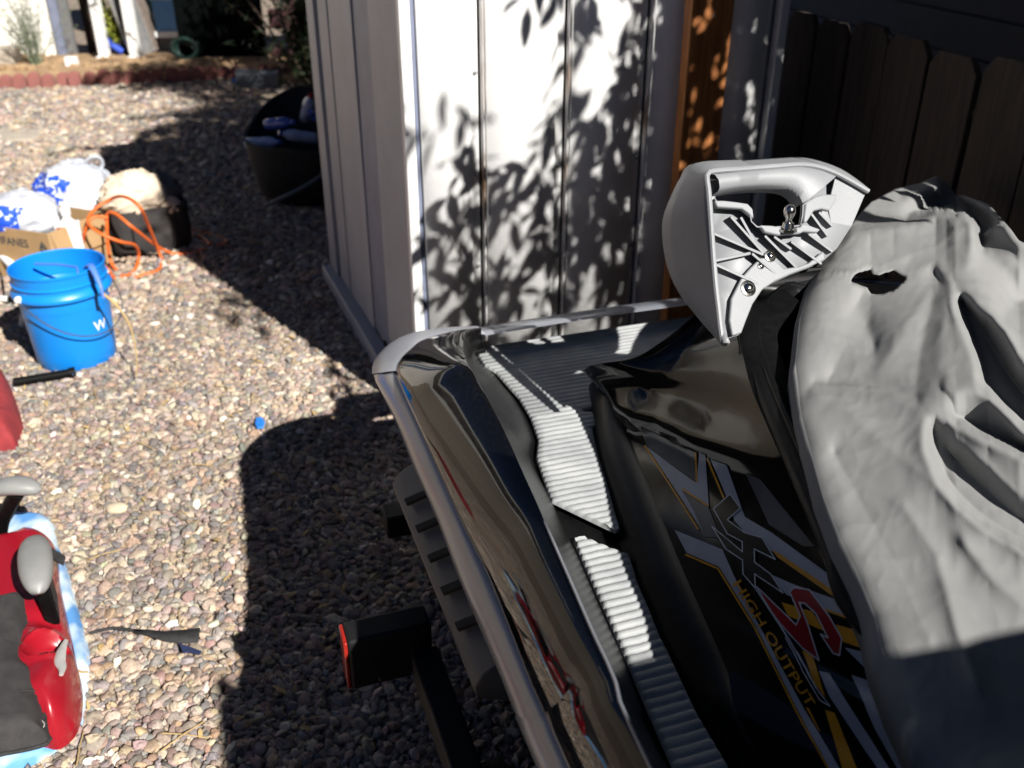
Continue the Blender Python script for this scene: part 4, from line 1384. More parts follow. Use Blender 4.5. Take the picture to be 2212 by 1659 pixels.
# side crease on the shell
# floor plate with the hand hole
OUT = [(582, 248), (760, 232), (930, 218), (1050, 210), (1140, 220), (1232, 252), (1330, 304), (1395, 342), (1320, 520), (1245, 636), (1172, 702), (1085, 742), (1000, 774), (915, 812), (850, 855), (800, 930), (765, 1020), (742, 1082), (690, 1098), (658, 1128), (644, 1040), (620, 840), (606, 700), (596, 560), (588, 420)]
HOLE = [(616, 376), (618, 340), (646, 325), (760, 318), (880, 314), (985, 322), (1040, 350), (1064, 400), (1062, 460), (1052, 512), (990, 520), (900, 522), (832, 520), (803, 495), (795, 440), (770, 412), (700, 402), (632, 398)]
def plate(out, hole, off, th):
    bm = bmesh.new()
    vo = [bm.verts.new(hp(x, y, off)) for x, y in out]
    vh = [bm.verts.new(hp(x, y, off)) for x, y in hole]
    eo = [bm.edges.new((vo[i], vo[(i + 1) % len(vo)])) for i in range(len(vo))]
    eh = [bm.edges.new((vh[i], vh[(i + 1) % len(vh)])) for i in range(len(vh))]
    r = bmesh.ops.triangle_fill(bm, use_beauty=True, edges=eo + eh)
    bm.verts.ensure_lookup_table()
    idx = {v: i for i, v in enumerate(bm.verts)}
    b = MB()
    b.v = [tuple(v.co) for v in bm.verts]
    b.f = [tuple(idx[v] for v in f.verts) for f in bm.faces]
    bm.free()
    return b
pl = plate(OUT, HOLE, FD, 0.004)
pl.build('back_plate', 'handle', handle, angle=30, solid=0.004)
# grip bar: full rounded bar above the hole
gb_top = hcurve([(600, 252), (760, 238), (930, 224), (1050, 214), (1150, 228), (1240, 262)], 0.0, 24)
gb_bot = hcurve([(634, 338), (760, 318), (900, 312), (1000, 322), (1050, 356), (1072, 400)], 0.0, 24)
rows = []
for f, o in ((0.0, 0.0), (0.12, 0.006), (0.5, 0.010), (0.88, 0.005), (1.0, -0.002), (1.0, -0.030)):
    rows.append([gb_top[i].lerp(gb_bot[i], f) + hn * o for i in range(24)])
MB().loft(rows).build('grip_bar', 'handle', handle, angle=50)
# wall round the hand hole and lower flange wall
def wall(pts, o0, o1, closed=False, name='rim_wall', w=0.0022):
    a = [hp(x, y, o0) for x, y in pts]
    b = [hp(x, y, o1) for x, y in pts]
    mb = MB()
    mb.loft([a, b], closed=closed)
    return mb.build(name, 'handle', handle, angle=40, solid=w)
wall([(614, 376), (634, 399), (700, 404), (770, 414), (797, 440), (805, 495), (834, 522), (900, 524), (990, 522), (1052, 514)], FD, -0.002, name='hole_rim')
wall([(1052, 514), (1064, 460), (1066, 410), (1100, 385), (1150, 372), (1222, 366)], FD, -0.002, name='hole_rim')
# shelf left and right of the hole (bright horizontal ledges)
MB().prism([hp(x, y, -0.010) for x, y in [(598, 398), (645, 398), (700, 404), (768, 414), (795, 442), (800, 490), (770, 462), (740, 440), (612, 432)]], hn * 0.009).build('ledge', 'handle', handle, bevel=0.002)
MB().prism([hp(x, y, -0.010) for x, y in [(1068, 408), (1110, 380), (1155, 366), (1228, 366), (1222, 400), (1190, 450), (1150, 440), (1110, 450), (1075, 505), (1058, 512)]], hn * 0.009).build('ledge', 'handle', handle, bevel=0.002)
MB().prism([hp(x, y, -0.010) for x, y in [(834, 523), (900, 526), (960, 540), (1040, 534), (1052, 516), (1075, 520), (1145, 545), (1128, 562), (1060, 556), (1040, 566), (990, 570), (930, 575), (860, 560)]], hn * 0.008).build('ledge', 'handle', handle, bevel=0.002)
# lower mounting flange
MB().prism([hp(x, y, FD + 0.005) for x, y in [(745, 790), (790, 740), (840, 690), (900, 690), (960, 745), (1035, 735), (1090, 715), (1165, 655), (1172, 698), (1085, 740), (1000, 772), (915, 810), (850, 853), (800, 928), (765, 1015), (742, 1078), (695, 1092), (680, 1010), (690, 900)]], hn * 0.006).build('mounting_flange', 'handle', handle, bevel=0.002)
# ribs
for a, b in (((696, 470), (868, 662)), ((748, 474), (838, 634)), ((602, 556), (865, 668)), ((872, 570), (1036, 735)), ((920, 575), (1010, 640)), ((1008, 600), (1166, 716)), ((1098, 560), (1222, 652)), ((1108, 450), (1198, 572)), ((1152, 448), (1222, 520)), ((612, 716), (848, 822)), ((806, 662), (932, 768)), ((610, 700), (800, 660))):
    A0, A1, B0, B1_ = hp(*a, FD), hp(*a, FD + 0.016), hp(*b, FD), hp(*b, FD + 0.011)
    w = (B0 - A0).normalized().cross(hn) * 0.0024
    MB().prism([A0 - w, B0 - w, B1_ - w, A1 - w], w * 2).build('rib', 'handle', handle, bevel=0.001)
# right inner wedge (shaded)
MB().prism([hp(1240, 256, -0.004), hp(1395, 344, -0.004), hp(1320, 520, FD), hp(1215, 500, FD), hp(1200, 420, -0.02)], -hn * 0.003).build('side_wedge', 'handle', handle)
# bolts
zax = hn.to_track_quat('Z', 'Y').to_matrix().to_4x4()
def bolt(x, y, off, r, name='bolt'):
    m_ = Matrix.Translation(hp(x, y, off)) @ zax
    o = MB().lathe([(r * 1.5, -0.001), (r * 1.5, 0.002), (r * 1.05, 0.0025)], 20, m_).build('washer', 'chrome', handle)
    MB().lathe([(r, 0.002), (r, r * 0.5), (r * 0.7, r * 0.85), (0, r)], 16, m_).build(name, 'chrome', handle)
bolt(785, 843, FD + 0.011, 0.0085)
bolt(898, 676, FD + 0.011, 0.0065)
bolt(850, 727, FD + 0.011, 0.0035, 'screw')
m_ = Matrix.Translation(hp(990, 548, -0.002)) @ Matrix.Rotation(R(-8), 4, 'X')
MB().lathe([(0, 0.0), (0.0145, 0.0), (0.0145, 0.004), (0.010, 0.006), (0.0085, 0.014), (0.005, 0.016), (0.005, 0.020), (0.0082, 0.025), (0.0095, 0.031), (0.0082, 0.037), (0.005, 0.041), (0, 0.0422)], 24, m_).build('ball_stud', 'chrome', handle)

# ================================================================== TRAILER
trailer = empty('boat_trailer', SKI_O, SKI_A, label='black steel trailer with red side lamp under the jet ski', cat='trailer')
def tb(c, d, name, m='trailer', bevel=0.004, rot=None):
    return MB().box(c, d, rot).build(name, m, trailer, bevel=bevel)
for u in (0.22, 2 * UC - 0.22):
    tb((u, -1.1, 0.255), (0.055, 2.6, 0.075), 'frame_tube')
for v in (0.05, -0.86, -1.9):
    tb((UC, v, 0.19), (1.22, 0.055, 0.055), 'cross_member')
for u in (0.3, 0.856):
    tb((u, -0.9, 0.318), (0.09, 2.0, 0.045), 'bunk', 'black_rubber')
tb((UC, -3.4, 0.30), (0.07, 2.2, 0.07), 'tongue')
# lamp on an outrigger bracket
for sgn in (1, -1):
    f = lambda u: u if sgn == 1 else 2 * UC - u
    lamp = tb((f(-0.097), -0.495, 0.352), (0.130, 0.050, 0.098), 'side_lamp', 'trailer', 0.006)
    MB().box((f(-0.1645), -0.495, 0.352), (0.006, 0.046, 0.092)).build('red_lens', 'red_lens', lamp, bevel=0.002)
    for du in (-0.02, 0.03):
        MB().lathe([(0, 0.004), (0.004, 0.003), (0.004, 0)], 8, Matrix.Translation((f(-0.097 + du), -0.521, 0.318)) @ Matrix.Rotation(R(90), 4, 'X')).build('lamp_screw', 'chrome', lamp)
    tb((f(-0.048), -0.86, 0.340), (0.042, 0.66, 0.055), 'lamp_bracket')
    tb((f(0.05), -0.86, 0.25), (0.24, 0.05, 0.05), 'lamp_bracket')
    # fender and wheel further forward
    rows = []
    for k in range(13):
        a = math.pi * k / 12
        rows.append([Vv((f(uu), -1.02 + 0.36 * math.cos(a) * 1.0, 0.14 + 0.26 * math.sin(a) ** 0.7 if k not in (0, 12) else 0.14)) for uu in (-0.14, 0.015)])
    MB().loft(rows).build('fender', 'trailer', trailer, solid=0.004, angle=30)
    mw = Matrix.Translation((f(-0.06), -1.02, 0.205)) @ Matrix.Rotation(R(90), 4, 'Y')
    wh = MB().lathe([(0.115, -0.055), (0.16, -0.06), (0.195, -0.05), (0.204, -0.03), (0.205, 0.03), (0.195, 0.05), (0.16, 0.06), (0.115, 0.055), (0.115, -0.055)], 40, mw).build('tyre', 'tyre', trailer)
    MB().lathe([(0, 0.02), (0.03, 0.03), (0.06, 0.0), (0.116, 0.0), (0.117, 0.05), (0.117, -0.05), (0.06, -0.02), (0, -0.02)], 24, mw).build('rim', 'galv', trailer)

# ================================================================== THINGS ON THE GRAVEL
rnd = random.Random(21)
GZ = 0.014                                           # top of the pebble layer

# --- blue bucket
BK = Vector((-1.448, 2.835, GZ - 0.004))
bucket = empty('bucket', BK, label='bright blue plastic bucket with wire bail and white lettering', cat='bucket')
def bucket_parts():
    bh = 0.345
    ro = lambda z: 0.128 + 0.020 * z / bh
    prof = [(0.0, 0.006), (0.118, 0.006), (0.124, 0.0), (0.128, 0.006)] + [(ro(z), z) for z in (0.05, 0.12, 0.2, 0.255)]
    prof += [(0.1435, 0.256), (0.158, 0.258), (0.160, 0.264), (0.158, 0.272), (0.1465, 0.284), (0.1462, 0.296), (0.152, 0.299), (0.152, 0.303), (0.147, 0.306), (0.1475, 0.335), (0.151, 0.338), (0.1515, 0.345), (0.148, 0.347), (0.1445, 0.343)]
    prof += [(0.1435, 0.25), (0.122, 0.014), (0.0, 0.012)]
    MB().lathe(prof, 72).build('pail', 'bucket', bucket, angle=35)
    # lugs and bail
    a0 = R(-122)
    ax = Vector((math.cos(a0), math.sin(a0), 0))
    for s in (1, -1):
        q = ax * s
        MB().blob(q * 0.158 + Vector((0, 0, 0.268)), (0.014, 0.014, 0.014), 14, 10).build('lug', 'white_plastic' if s == 1 else 'bucket', bucket)
    side = Vector((-ax.y, ax.x, 0))
    path = []
    for k in range(33):
        t = math.pi * k / 32
        drop = -0.135 * math.sin(t)
        path.append(ax * (0.165 * math.cos(t)) + side * (0.178 * math.sin(t) ** 0.8) + Vector((0, 0, 0.268 + drop)))
    MB().tube(path, 0.0024, 6).build('bail', 'wire', bucket)
    # lettering wrapped on the wall
    for txt, size, z, a in (('W', 0.050, 0.128, R(-33)),):
        if txt == 'Water':
            vs_, fs_ = text_mesh('\u2013\u2013\u2013\u2013', size, 0.02)
        else:
            vs_, fs_ = text_mesh(txt, size, 0.02 * size)
        b = MB()
        for p in vs_:
            zz = z + p.y
            r = 0.128 + 0.020 * zz / 0.345 + 0.0008
            an = a + p.x / r
            b.v.append((r * math.cos(an), r * math.sin(an), zz))
        b.f = list(fs_)
        b.build('lettering', 'white_print', bucket, angle=0, recalc=False)
bucket_parts()
bucket.scale = (0.95, 0.95, 0.95)
# wire rod and blue strip hung over the rim
rod = empty('bent_rod', BK + Vector((-0.03, 0.02, 0.30)), label='thin bent grey rod lying across the mouth of the blue bucket', cat='rod')
MB().tube([(-0.06, 0.02, 0.012), (0.02, 0.01, 0.014), (0.085, -0.005, 0.010), (0.10, -0.035, -0.016)], 0.004, 8).build('rod', 'blue_tape', rod)
strip = MB()
pth = [Vector((0.118, -0.055, 0.334)), Vector((0.142, -0.075, 0.352)), Vector((0.162, -0.098, 0.335)), Vector((0.180, -0.118, 0.30)), Vector((0.186, -0.128, 0.262))]
strip.tube(cr(pth, 18), [0.012 - 0.0004 * i for i in range(18)], 8, rz=0.004)
so = strip.build('blue_rag', 'blue_tape')
so.location = BK
tag(so, 'narrow blue plastic strip hanging over the right rim of the bucket', 'strip')
st = MB()
st.tube(cr([BK + Vector(p) for p in ((0.185, -0.122, 0.275), (0.225, -0.13, 0.235), (0.255, -0.14, 0.17), (0.265, -0.16, 0.08), (0.262, -0.19, 0.012))], 20), [0.005 - 0.0002 * i for i in range(20)], 6)
so = st.build('straw_stem', 'straw')
tag(so, 'dry tan stem arching from the bucket rim to the gravel', 'plant stem')

# --- cardboard box
BXA = math.atan2(0.37, 0.93)
boxc = Vector((-1.772, 3.455, GZ - 0.004))
cbx = empty('cardboard_box', boxc, -R(0), label='open brown cardboard box with dark lettering, behind the blue bucket', cat='box')
def box_parts():
    e1 = Vector((-0.935, 0.355, 0))
    e2 = Vector((0.355, 0.935, 0))
    Lw, Ld, h, t = 0.44, 0.30, 0.215, 0.005
    def pan(p, d, l, hh, nm, n):
        MB().prism([p, p + d * l, p + d * l + Vector((0, 0, hh)), p + Vector((0, 0, hh))], n * t).build(nm, 'cardboard', cbx, bevel=0.001)
    pan(Vector((0, 0, 0)), e1, Lw, h, 'front_wall', e2)
    pan(e1 * 0.001 + e2 * 0.006, e2, Ld - 0.006, h, 'side_wall', e1)
    pan(e2 * Ld, e1, Lw, h, 'back_wall', -e2)
    pan(e1 * Lw + e2 * 0.006, e2, Ld - 0.012, h, 'side_wall', -e1)
    MB().prism([e1 * 0.01 + e2 * 0.01 + Vector((0, 0, 0.002)), e1 * (Lw - 0.01) + e2 * 0.01 + Vector((0, 0, 0.002)), e1 * (Lw - 0.01) + e2 * (Ld - 0.01) + Vector((0, 0, 0.002)), e1 * 0.01 + e2 * (Ld - 0.01) + Vector((0, 0, 0.002))], (0, 0, 0.004)).build('bottom', 'cardboard', cbx)
    Z = Vector((0, 0, 1))
    # raised back flap
    q = e2 * (Ld - 0.004) + Z * h
    MB().prism([q, q + e1 * Lw, q + e1 * (Lw - 0.02) - Z * 0.05 + e2 * 0.08, q + e1 * 0.02 - Z * 0.05 + e2 * 0.08], e2 * t).build('flap', 'cardboard', cbx, bevel=0.001)
    q = Z * h + e1 * 0.003
    MB().prism([q + e2 * 0.01, q + e2 * (Ld - 0.01), q + e2 * (Ld - 0.03) - e1 * 0.012 - Z * 0.12, q + e2 * 0.03 - e1 * 0.012 - Z * 0.12], -e1 * t).build('flap', 'cardboard', cbx, bevel=0.001)
    def put(txt, size, o, wgt, nm):
        vs_, fs_ = text_mesh(txt, size, wgt)
        w = max(p.x for p in vs_)
        b = MB()
        for p in vs_:
            b.v.append(tuple(e1 * (o[0] - p.x) + Z * (o[1] + p.y) - e2 * 0.0012))
        b.f = list(fs_)
        b.build(nm, 'ink', cbx, angle=0, recalc=False)
    put('EPIFANES', 0.046, (0.300, 0.146), 0.012 * 0.06, 'lettering')
    b = MB()                                            # small sailing-ship mark
    for tri in (((0.058, 0.150), (0.036, 0.150), (0.036, 0.186)), ((0.033, 0.150), (0.016, 0.150), (0.033, 0.178)), ((0.060, 0.146), (0.012, 0.146), (0.020, 0.136), (0.052, 0.136))):
        b.add([e1 * u + Z * v - e2 * 0.0012 for u, v in tri], [tuple(range(len(tri)))])
    b.build('ship_mark', 'ink', cbx, angle=0, recalc=False)
    MB().prism([e2 * 0.09 + Z * 0.12 - e1 * 0.0012, e2 * 0.105 + Z * 0.12 - e1 * 0.0012, e2 * 0.105 + Z * 0.19 - e1 * 0.0012, e2 * 0.09 + Z * 0.19 - e1 * 0.0012], -e1 * 0.0005).build('print_stroke', 'ink', cbx)
box_parts()

def plastic_bag(loc, rad, seed, name, label, patch_dir, rz=0.0, knot=True, ears=((0.5, 0.3, 1.0),)):
    e = empty(name, loc, rz, label=label, cat='plastic bag')
    b = MB()
    b.blob((0, 0, rad[2] * 0.92), rad, 56, 40, amp=0.13, freq=6, seed=seed, crease=True, bottom=0.0)
    o = b.build('bag', 'bag_white', e, angle=70)
    pd = Vector(patch_dir).normalized()
    c = Vector((0, 0, rad[2] * 0.92))
    me = o.data
    pm = MB()
    mp = {}
    for p in me.polygons:
        d = (p.center - c)
        d = Vector((d.x / rad[0], d.y / rad[1], d.z / rad[2])).normalized()
        s1 = Vector((-pd.y, pd.x, 0)).normalized()
        s2 = pd.cross(s1)
        if d.dot(pd) > 0.25 and abs(d.dot(s1)) < 0.62 and abs(d.dot(s2)) < 0.42:
            f = []
            for vi in p.vertices:
                if vi not in mp:
                    mp[vi] = len(pm.v)
                    v = me.vertices[vi]
                    pm.v.append(tuple(v.co + v.normal * 0.0018))
                f.append(mp[vi])
            pm.f.append(tuple(f))
    if pm.f:
        pm.build('printed_patch', 'bag_blue', e, angle=70, recalc=False)
    for ex, ey, sc in ears:
        q = Vector((rad[0] * ex, rad[1] * ey, rad[2] * 1.65))
        MB().tube(cr([q, q + Vector((0.03, 0.0, 0.045)) * sc, q + Vector((0.075, 0.01, 0.055)) * sc, q + Vector((0.085, 0.015, 0.02)) * sc, q + Vector((0.05, 0.0, -0.02)) * sc], 14), 0.017 * sc, 8, rz=0.008).build('handle_loop', 'bag_white', e, angle=70)
    return e
plastic_bag(boxc + Vector((-0.20, 0.215, 0.10)), (0.155, 0.13, 0.115), 2.1, 'plastic_bag', 'white plastic shopping bag with blue print, stuffed inside the cardboard box', (-0.35, -0.9, 0.35), ears=())
plastic_bag(Vector((-1.90, 4.05, GZ)), (0.18, 0.155, 0.175), 5.3, 'plastic_bag', 'tied white plastic shopping bag with blue print, on gravel behind the box', (-0.6, -0.7, 0.45), rz=0.0, ears=((0.15, 0.2, 1.0),))
# white bottle and carton in the box
wb = empty('white_bottle', boxc + Vector((-0.01, 0.20, 0.008)), label='white plastic bottle standing in the right corner of the cardboard box', cat='bottle')
MB().lathe([(0, 0), (0.034, 0), (0.036, 0.01), (0.036, 0.16), (0.030, 0.19), (0.016, 0.205), (0.016, 0.22), (0, 0.221)], 24).build('body', 'white_plastic', wb)
MB().lathe([(0.0, 0.2195), (0.019, 0.2195), (0.020, 0.224), (0.020, 0.247), (0.017, 0.25), (0, 0.25)], 24).build('cap', 'white_plastic', wb)
wc = empty('white_carton', boxc + Vector((0.025, 0.12, 0.008)), R(20), label='white carton with a red corner inside the cardboard box', cat='carton')
MB().box((0, 0, 0.105), (0.09, 0.07, 0.21)).build('carton', 'white_plastic', wc, bevel=0.003)
MB().box((-0.024, -0.0358, 0.19), (0.03, 0.002, 0.035)).build('red_corner', 'red_lens', wc)
# --- black tote with cloth bundle
tote = empty('tote_bag', Vector((-1.57, 3.91, GZ - 0.003)), R(36), label='black fabric tote bag slumped on gravel beside the box', cat='bag')
tb_ = MB()
rows = []
for k, (w, d, z) in enumerate(((0.150, 0.10, 0.0), (0.165, 0.112, 0.02), (0.170, 0.115, 0.09), (0.166, 0.110, 0.16), (0.172, 0.114, 0.20), (0.160, 0.104, 0.198), (0.145, 0.09, 0.10))):
    row = []
    for j in range(48):
        a = 2 * math.pi * j / 48
        ca, sa = math.cos(a), math.sin(a)
        p = 0.45
        q = Vector((w * math.copysign(abs(ca) ** p, ca), d * math.copysign(abs(sa) ** p, sa), z))
        q += Vector((ca, sa, 0)) * 0.010 * noise.noise(Vector((a * 2.2, z * 18, 3)))
        if 3 <= k <= 5: q.z += 0.014 * noise.noise(Vector((ca * 2, sa * 2, 9)))
        row.append(q)
    rows.append(row)
tb_.loft(rows, closed=True)
tb_.build('bag_body', 'tote', tote, angle=60)
MB().box((0, 0, 0.012), (0.26, 0.16, 0.02)).build('bag_bottom', 'tote', tote)
MB().tube(cr([(-0.09, -0.116, 0.15), (-0.085, -0.13, 0.05), (-0.02, -0.15, 0.012), (0.06, -0.14, 0.03), (0.085, -0.116, 0.15)], 24), 0.012, 6, rz=0.003).build('strap', 'strap', tote)
bun = empty('cloth_bundle', Vector((-1.575, 3.89, 0.185)), R(40), label='sunlit tan cloth bundle with grey lining stuffed in the black tote', cat='cloth')
MB().blob((-0.02, 0.0, 0.065), (0.135, 0.10, 0.10), 44, 30, amp=0.18, freq=8, seed=3.3, crease=True).build('tan_cloth', 'tan_cloth', bun, angle=70)
MB().blob((0.08, 0.05, 0.04), (0.12, 0.10, 0.085), 40, 28, amp=0.2, freq=8, seed=8.3, crease=True).build('grey_lining', 'grey_cloth', bun, angle=70)
MB().blob((0.105, -0.065, 0.005), (0.045, 0.04, 0.045), 24, 16, amp=0.2, freq=8, seed=6.3).build('tan_fold', 'tan_cloth', bun, angle=70)
jar = empty('clear_jar', Vector((-1.73, 4.10, GZ)), label='small dark-lidded clear jar between the bag and the tote', cat='jar')
MB().lathe([(0, 0), (0.045, 0.0), (0.048, 0.01), (0.048, 0.12), (0.04, 0.14), (0, 0.141)], 24).build('jar_body', 'grey_cloth', jar)
MB().tube(cr([(-0.03, 0, 0.138), (0.0, 0.0, 0.20), (0.05, 0, 0.215), (0.06, 0.0, 0.16), (0.03, 0, 0.136)], 20), 0.0025, 6).build('wire_loop', 'wire', jar)
# --- orange extension cord: loops hanging over the tote and trailing into the shade
def W2(lst, n):
    return cr([G(x, y, z) for x, y, z in lst], n)
cordp = [(232, 470, 0.24), (200, 470, 0.25), (184, 500, 0.20), (180, 540, 0.10), (200, 560, 0.05), (232, 580, 0.02), (246, 600, 0.02), (262, 600, 0.02), (290, 585, 0.02), (300, 555, 0.05), (292, 530, 0.12), (260, 522, 0.17), (218, 505, 0.21), (190, 480, 0.24), (205, 452, 0.27), (240, 430, 0.30), (262, 424, 0.335), (285, 432, 0.34), (305, 452, 0.31), (322, 490, 0.20), (342, 540, 0.06), (350, 566, 0.02), (340, 584, 0.018), (310, 594, 0.018), (282, 600, 0.018), (258, 590, 0.02), (240, 565, 0.05), (233, 530, 0.12), (231, 490, 0.20), (232, 462, 0.25), (250, 462, 0.26), (285, 490, 0.22), (330, 525, 0.10), (365, 545, 0.03), (392, 549, 0.018), (425, 545, 0.018), (450, 530, 0.018), (440, 515, 0.018), (410, 505, 0.018), (385, 494, 0.018), (430, 500, 0.018), (470, 510, 0.018), (490, 522, 0.018), (470, 528, 0.018), (430, 520, 0.018)]
cb_ = MB()
cb_.tube(W2(cordp, 360), 0.0066, 8)
co_ = cb_.build('extension_cord', 'cord', angle=80)
tag(co_, 'orange extension cord looped over the black tote and trailing into shade', 'cord')

# --- pale tubes left of the bucket
pv = empty('white_pipe', G(0, 560, 0.0), label='white plastic pipe propped at the frame edge behind the bucket', cat='pipe')
l0 = G(0, 560, 0.0)
MB().tube([G(-30, 512, 0.14) - l0, G(38, 586, 0.06) - l0], 0.018, 14).build('pipe', 'white_plastic', pv)
rd = empty('black_tipped_rod', G(0, 650, 0.02), label='white rod with a black grip lying behind the bucket', cat='rod')
l0 = G(0, 650, 0.02)
MB().tube([G(-60, 642, 0.03) - l0, G(18, 646, 0.03) - l0], 0.012, 12).build('rod', 'white_plastic', rd)
MB().tube([G(19, 646, 0.03) - l0, G(62, 648, 0.025) - l0], 0.013, 12).build('grip', 'black_satin', rd)
MB().tube(cr([G(10, 642, 0.03) - l0, G(4, 600, 0.05) - l0, G(-12, 560, 0.09) - l0], 12), 0.003, 6).build('cable', 'black_satin', rd)
wt = MB()
wt.box(G(48, 692, 0.04), (0.018, 0.012, 0.05), Matrix.Rotation(R(20), 4, 'Y'))
tag(wt.build('white_tag', 'white_plastic', bevel=0.003), 'small white tag lying in the bucket shadow', 'tag')
wt = MB()
wt.box(G(259, 672, 0.022), (0.034, 0.012, 0.006), Matrix.Rotation(R(35), 4, 'Z'))
tag(wt.build('white_scrap', 'white_plastic', bevel=0.002), 'tiny white scrap on gravel right of the bucket', 'scrap')

# --- red folded bag and black pole end at the frame edge
rb_o = [G(x, y, 0.05) for x, y in ((-120, 800), (-40, 785), (5, 792), (22, 825), (38, 870), (46, 905), (30, 945), (0, 950), (-80, 955), (-140, 900))]
rbg = pillow(rb_o, 0.008, 0.085, 0.06, 0.008, fn=lambda x, y, z, d: z + 0.006 * np.sin(x * 90 + y * 40) * np.clip(d / 0.03, 0, 1), name='red_bag', material='red_cloth')
tag(rbg, 'folded dull red fabric bag at the left frame edge', 'bag')
bp_ = empty('black_pole', G(100, 815, 0.02), label='black tubular pole end lying before the blue bucket', cat='pole')
l0 = G(100, 815, 0.02)
MB().tube([G(30, 826, 0.03) - l0, G(150, 806, 0.03) - l0], 0.014, 14).build('tube', 'black_satin', bp_)
MB().tube([G(149, 806, 0.03) - l0, G(163, 803, 0.03) - l0], 0.017, 14).build('end_cap', 'black_satin', bp_)
MB().tube([G(158, 811, 0.032) - l0, G(158, 800, 0.034) - l0], 0.004, 8).build('rivet', 'chrome', bp_)

# --- blue-white foam mat and red booster seat
def z3(x, y, z): return G(x * 0.4075, y * 0.4075 + 982.6, z)
mo = cr([z3(x, y, 0.03) for x, y in [(-260, 330), (60, 300), (150, 300), (230, 308), (282, 350), (302, 450), (340, 545), (382, 690), (430, 870), (463, 1000), (470, 1120), (446, 1280), (424, 1400), (330, 1502), (200, 1590), (0, 1668), (-300, 1720)]], 90, closed=True)
fm = pillow(mo, 0.012, 0.028, 0.022, 0.008, name='foam_mat', material='blue_mat')
tag(fm, 'blue and white mottled foam mat under the red booster seat', 'mat')
fl = MB()
fl.tube([z3(398, 1140, 0.040), z3(440, 1152, 0.041), z3(466, 1150, 0.032)], 0.003, 6, rz=0.001)
fl.build('yellow_thread', 'straw', fm)

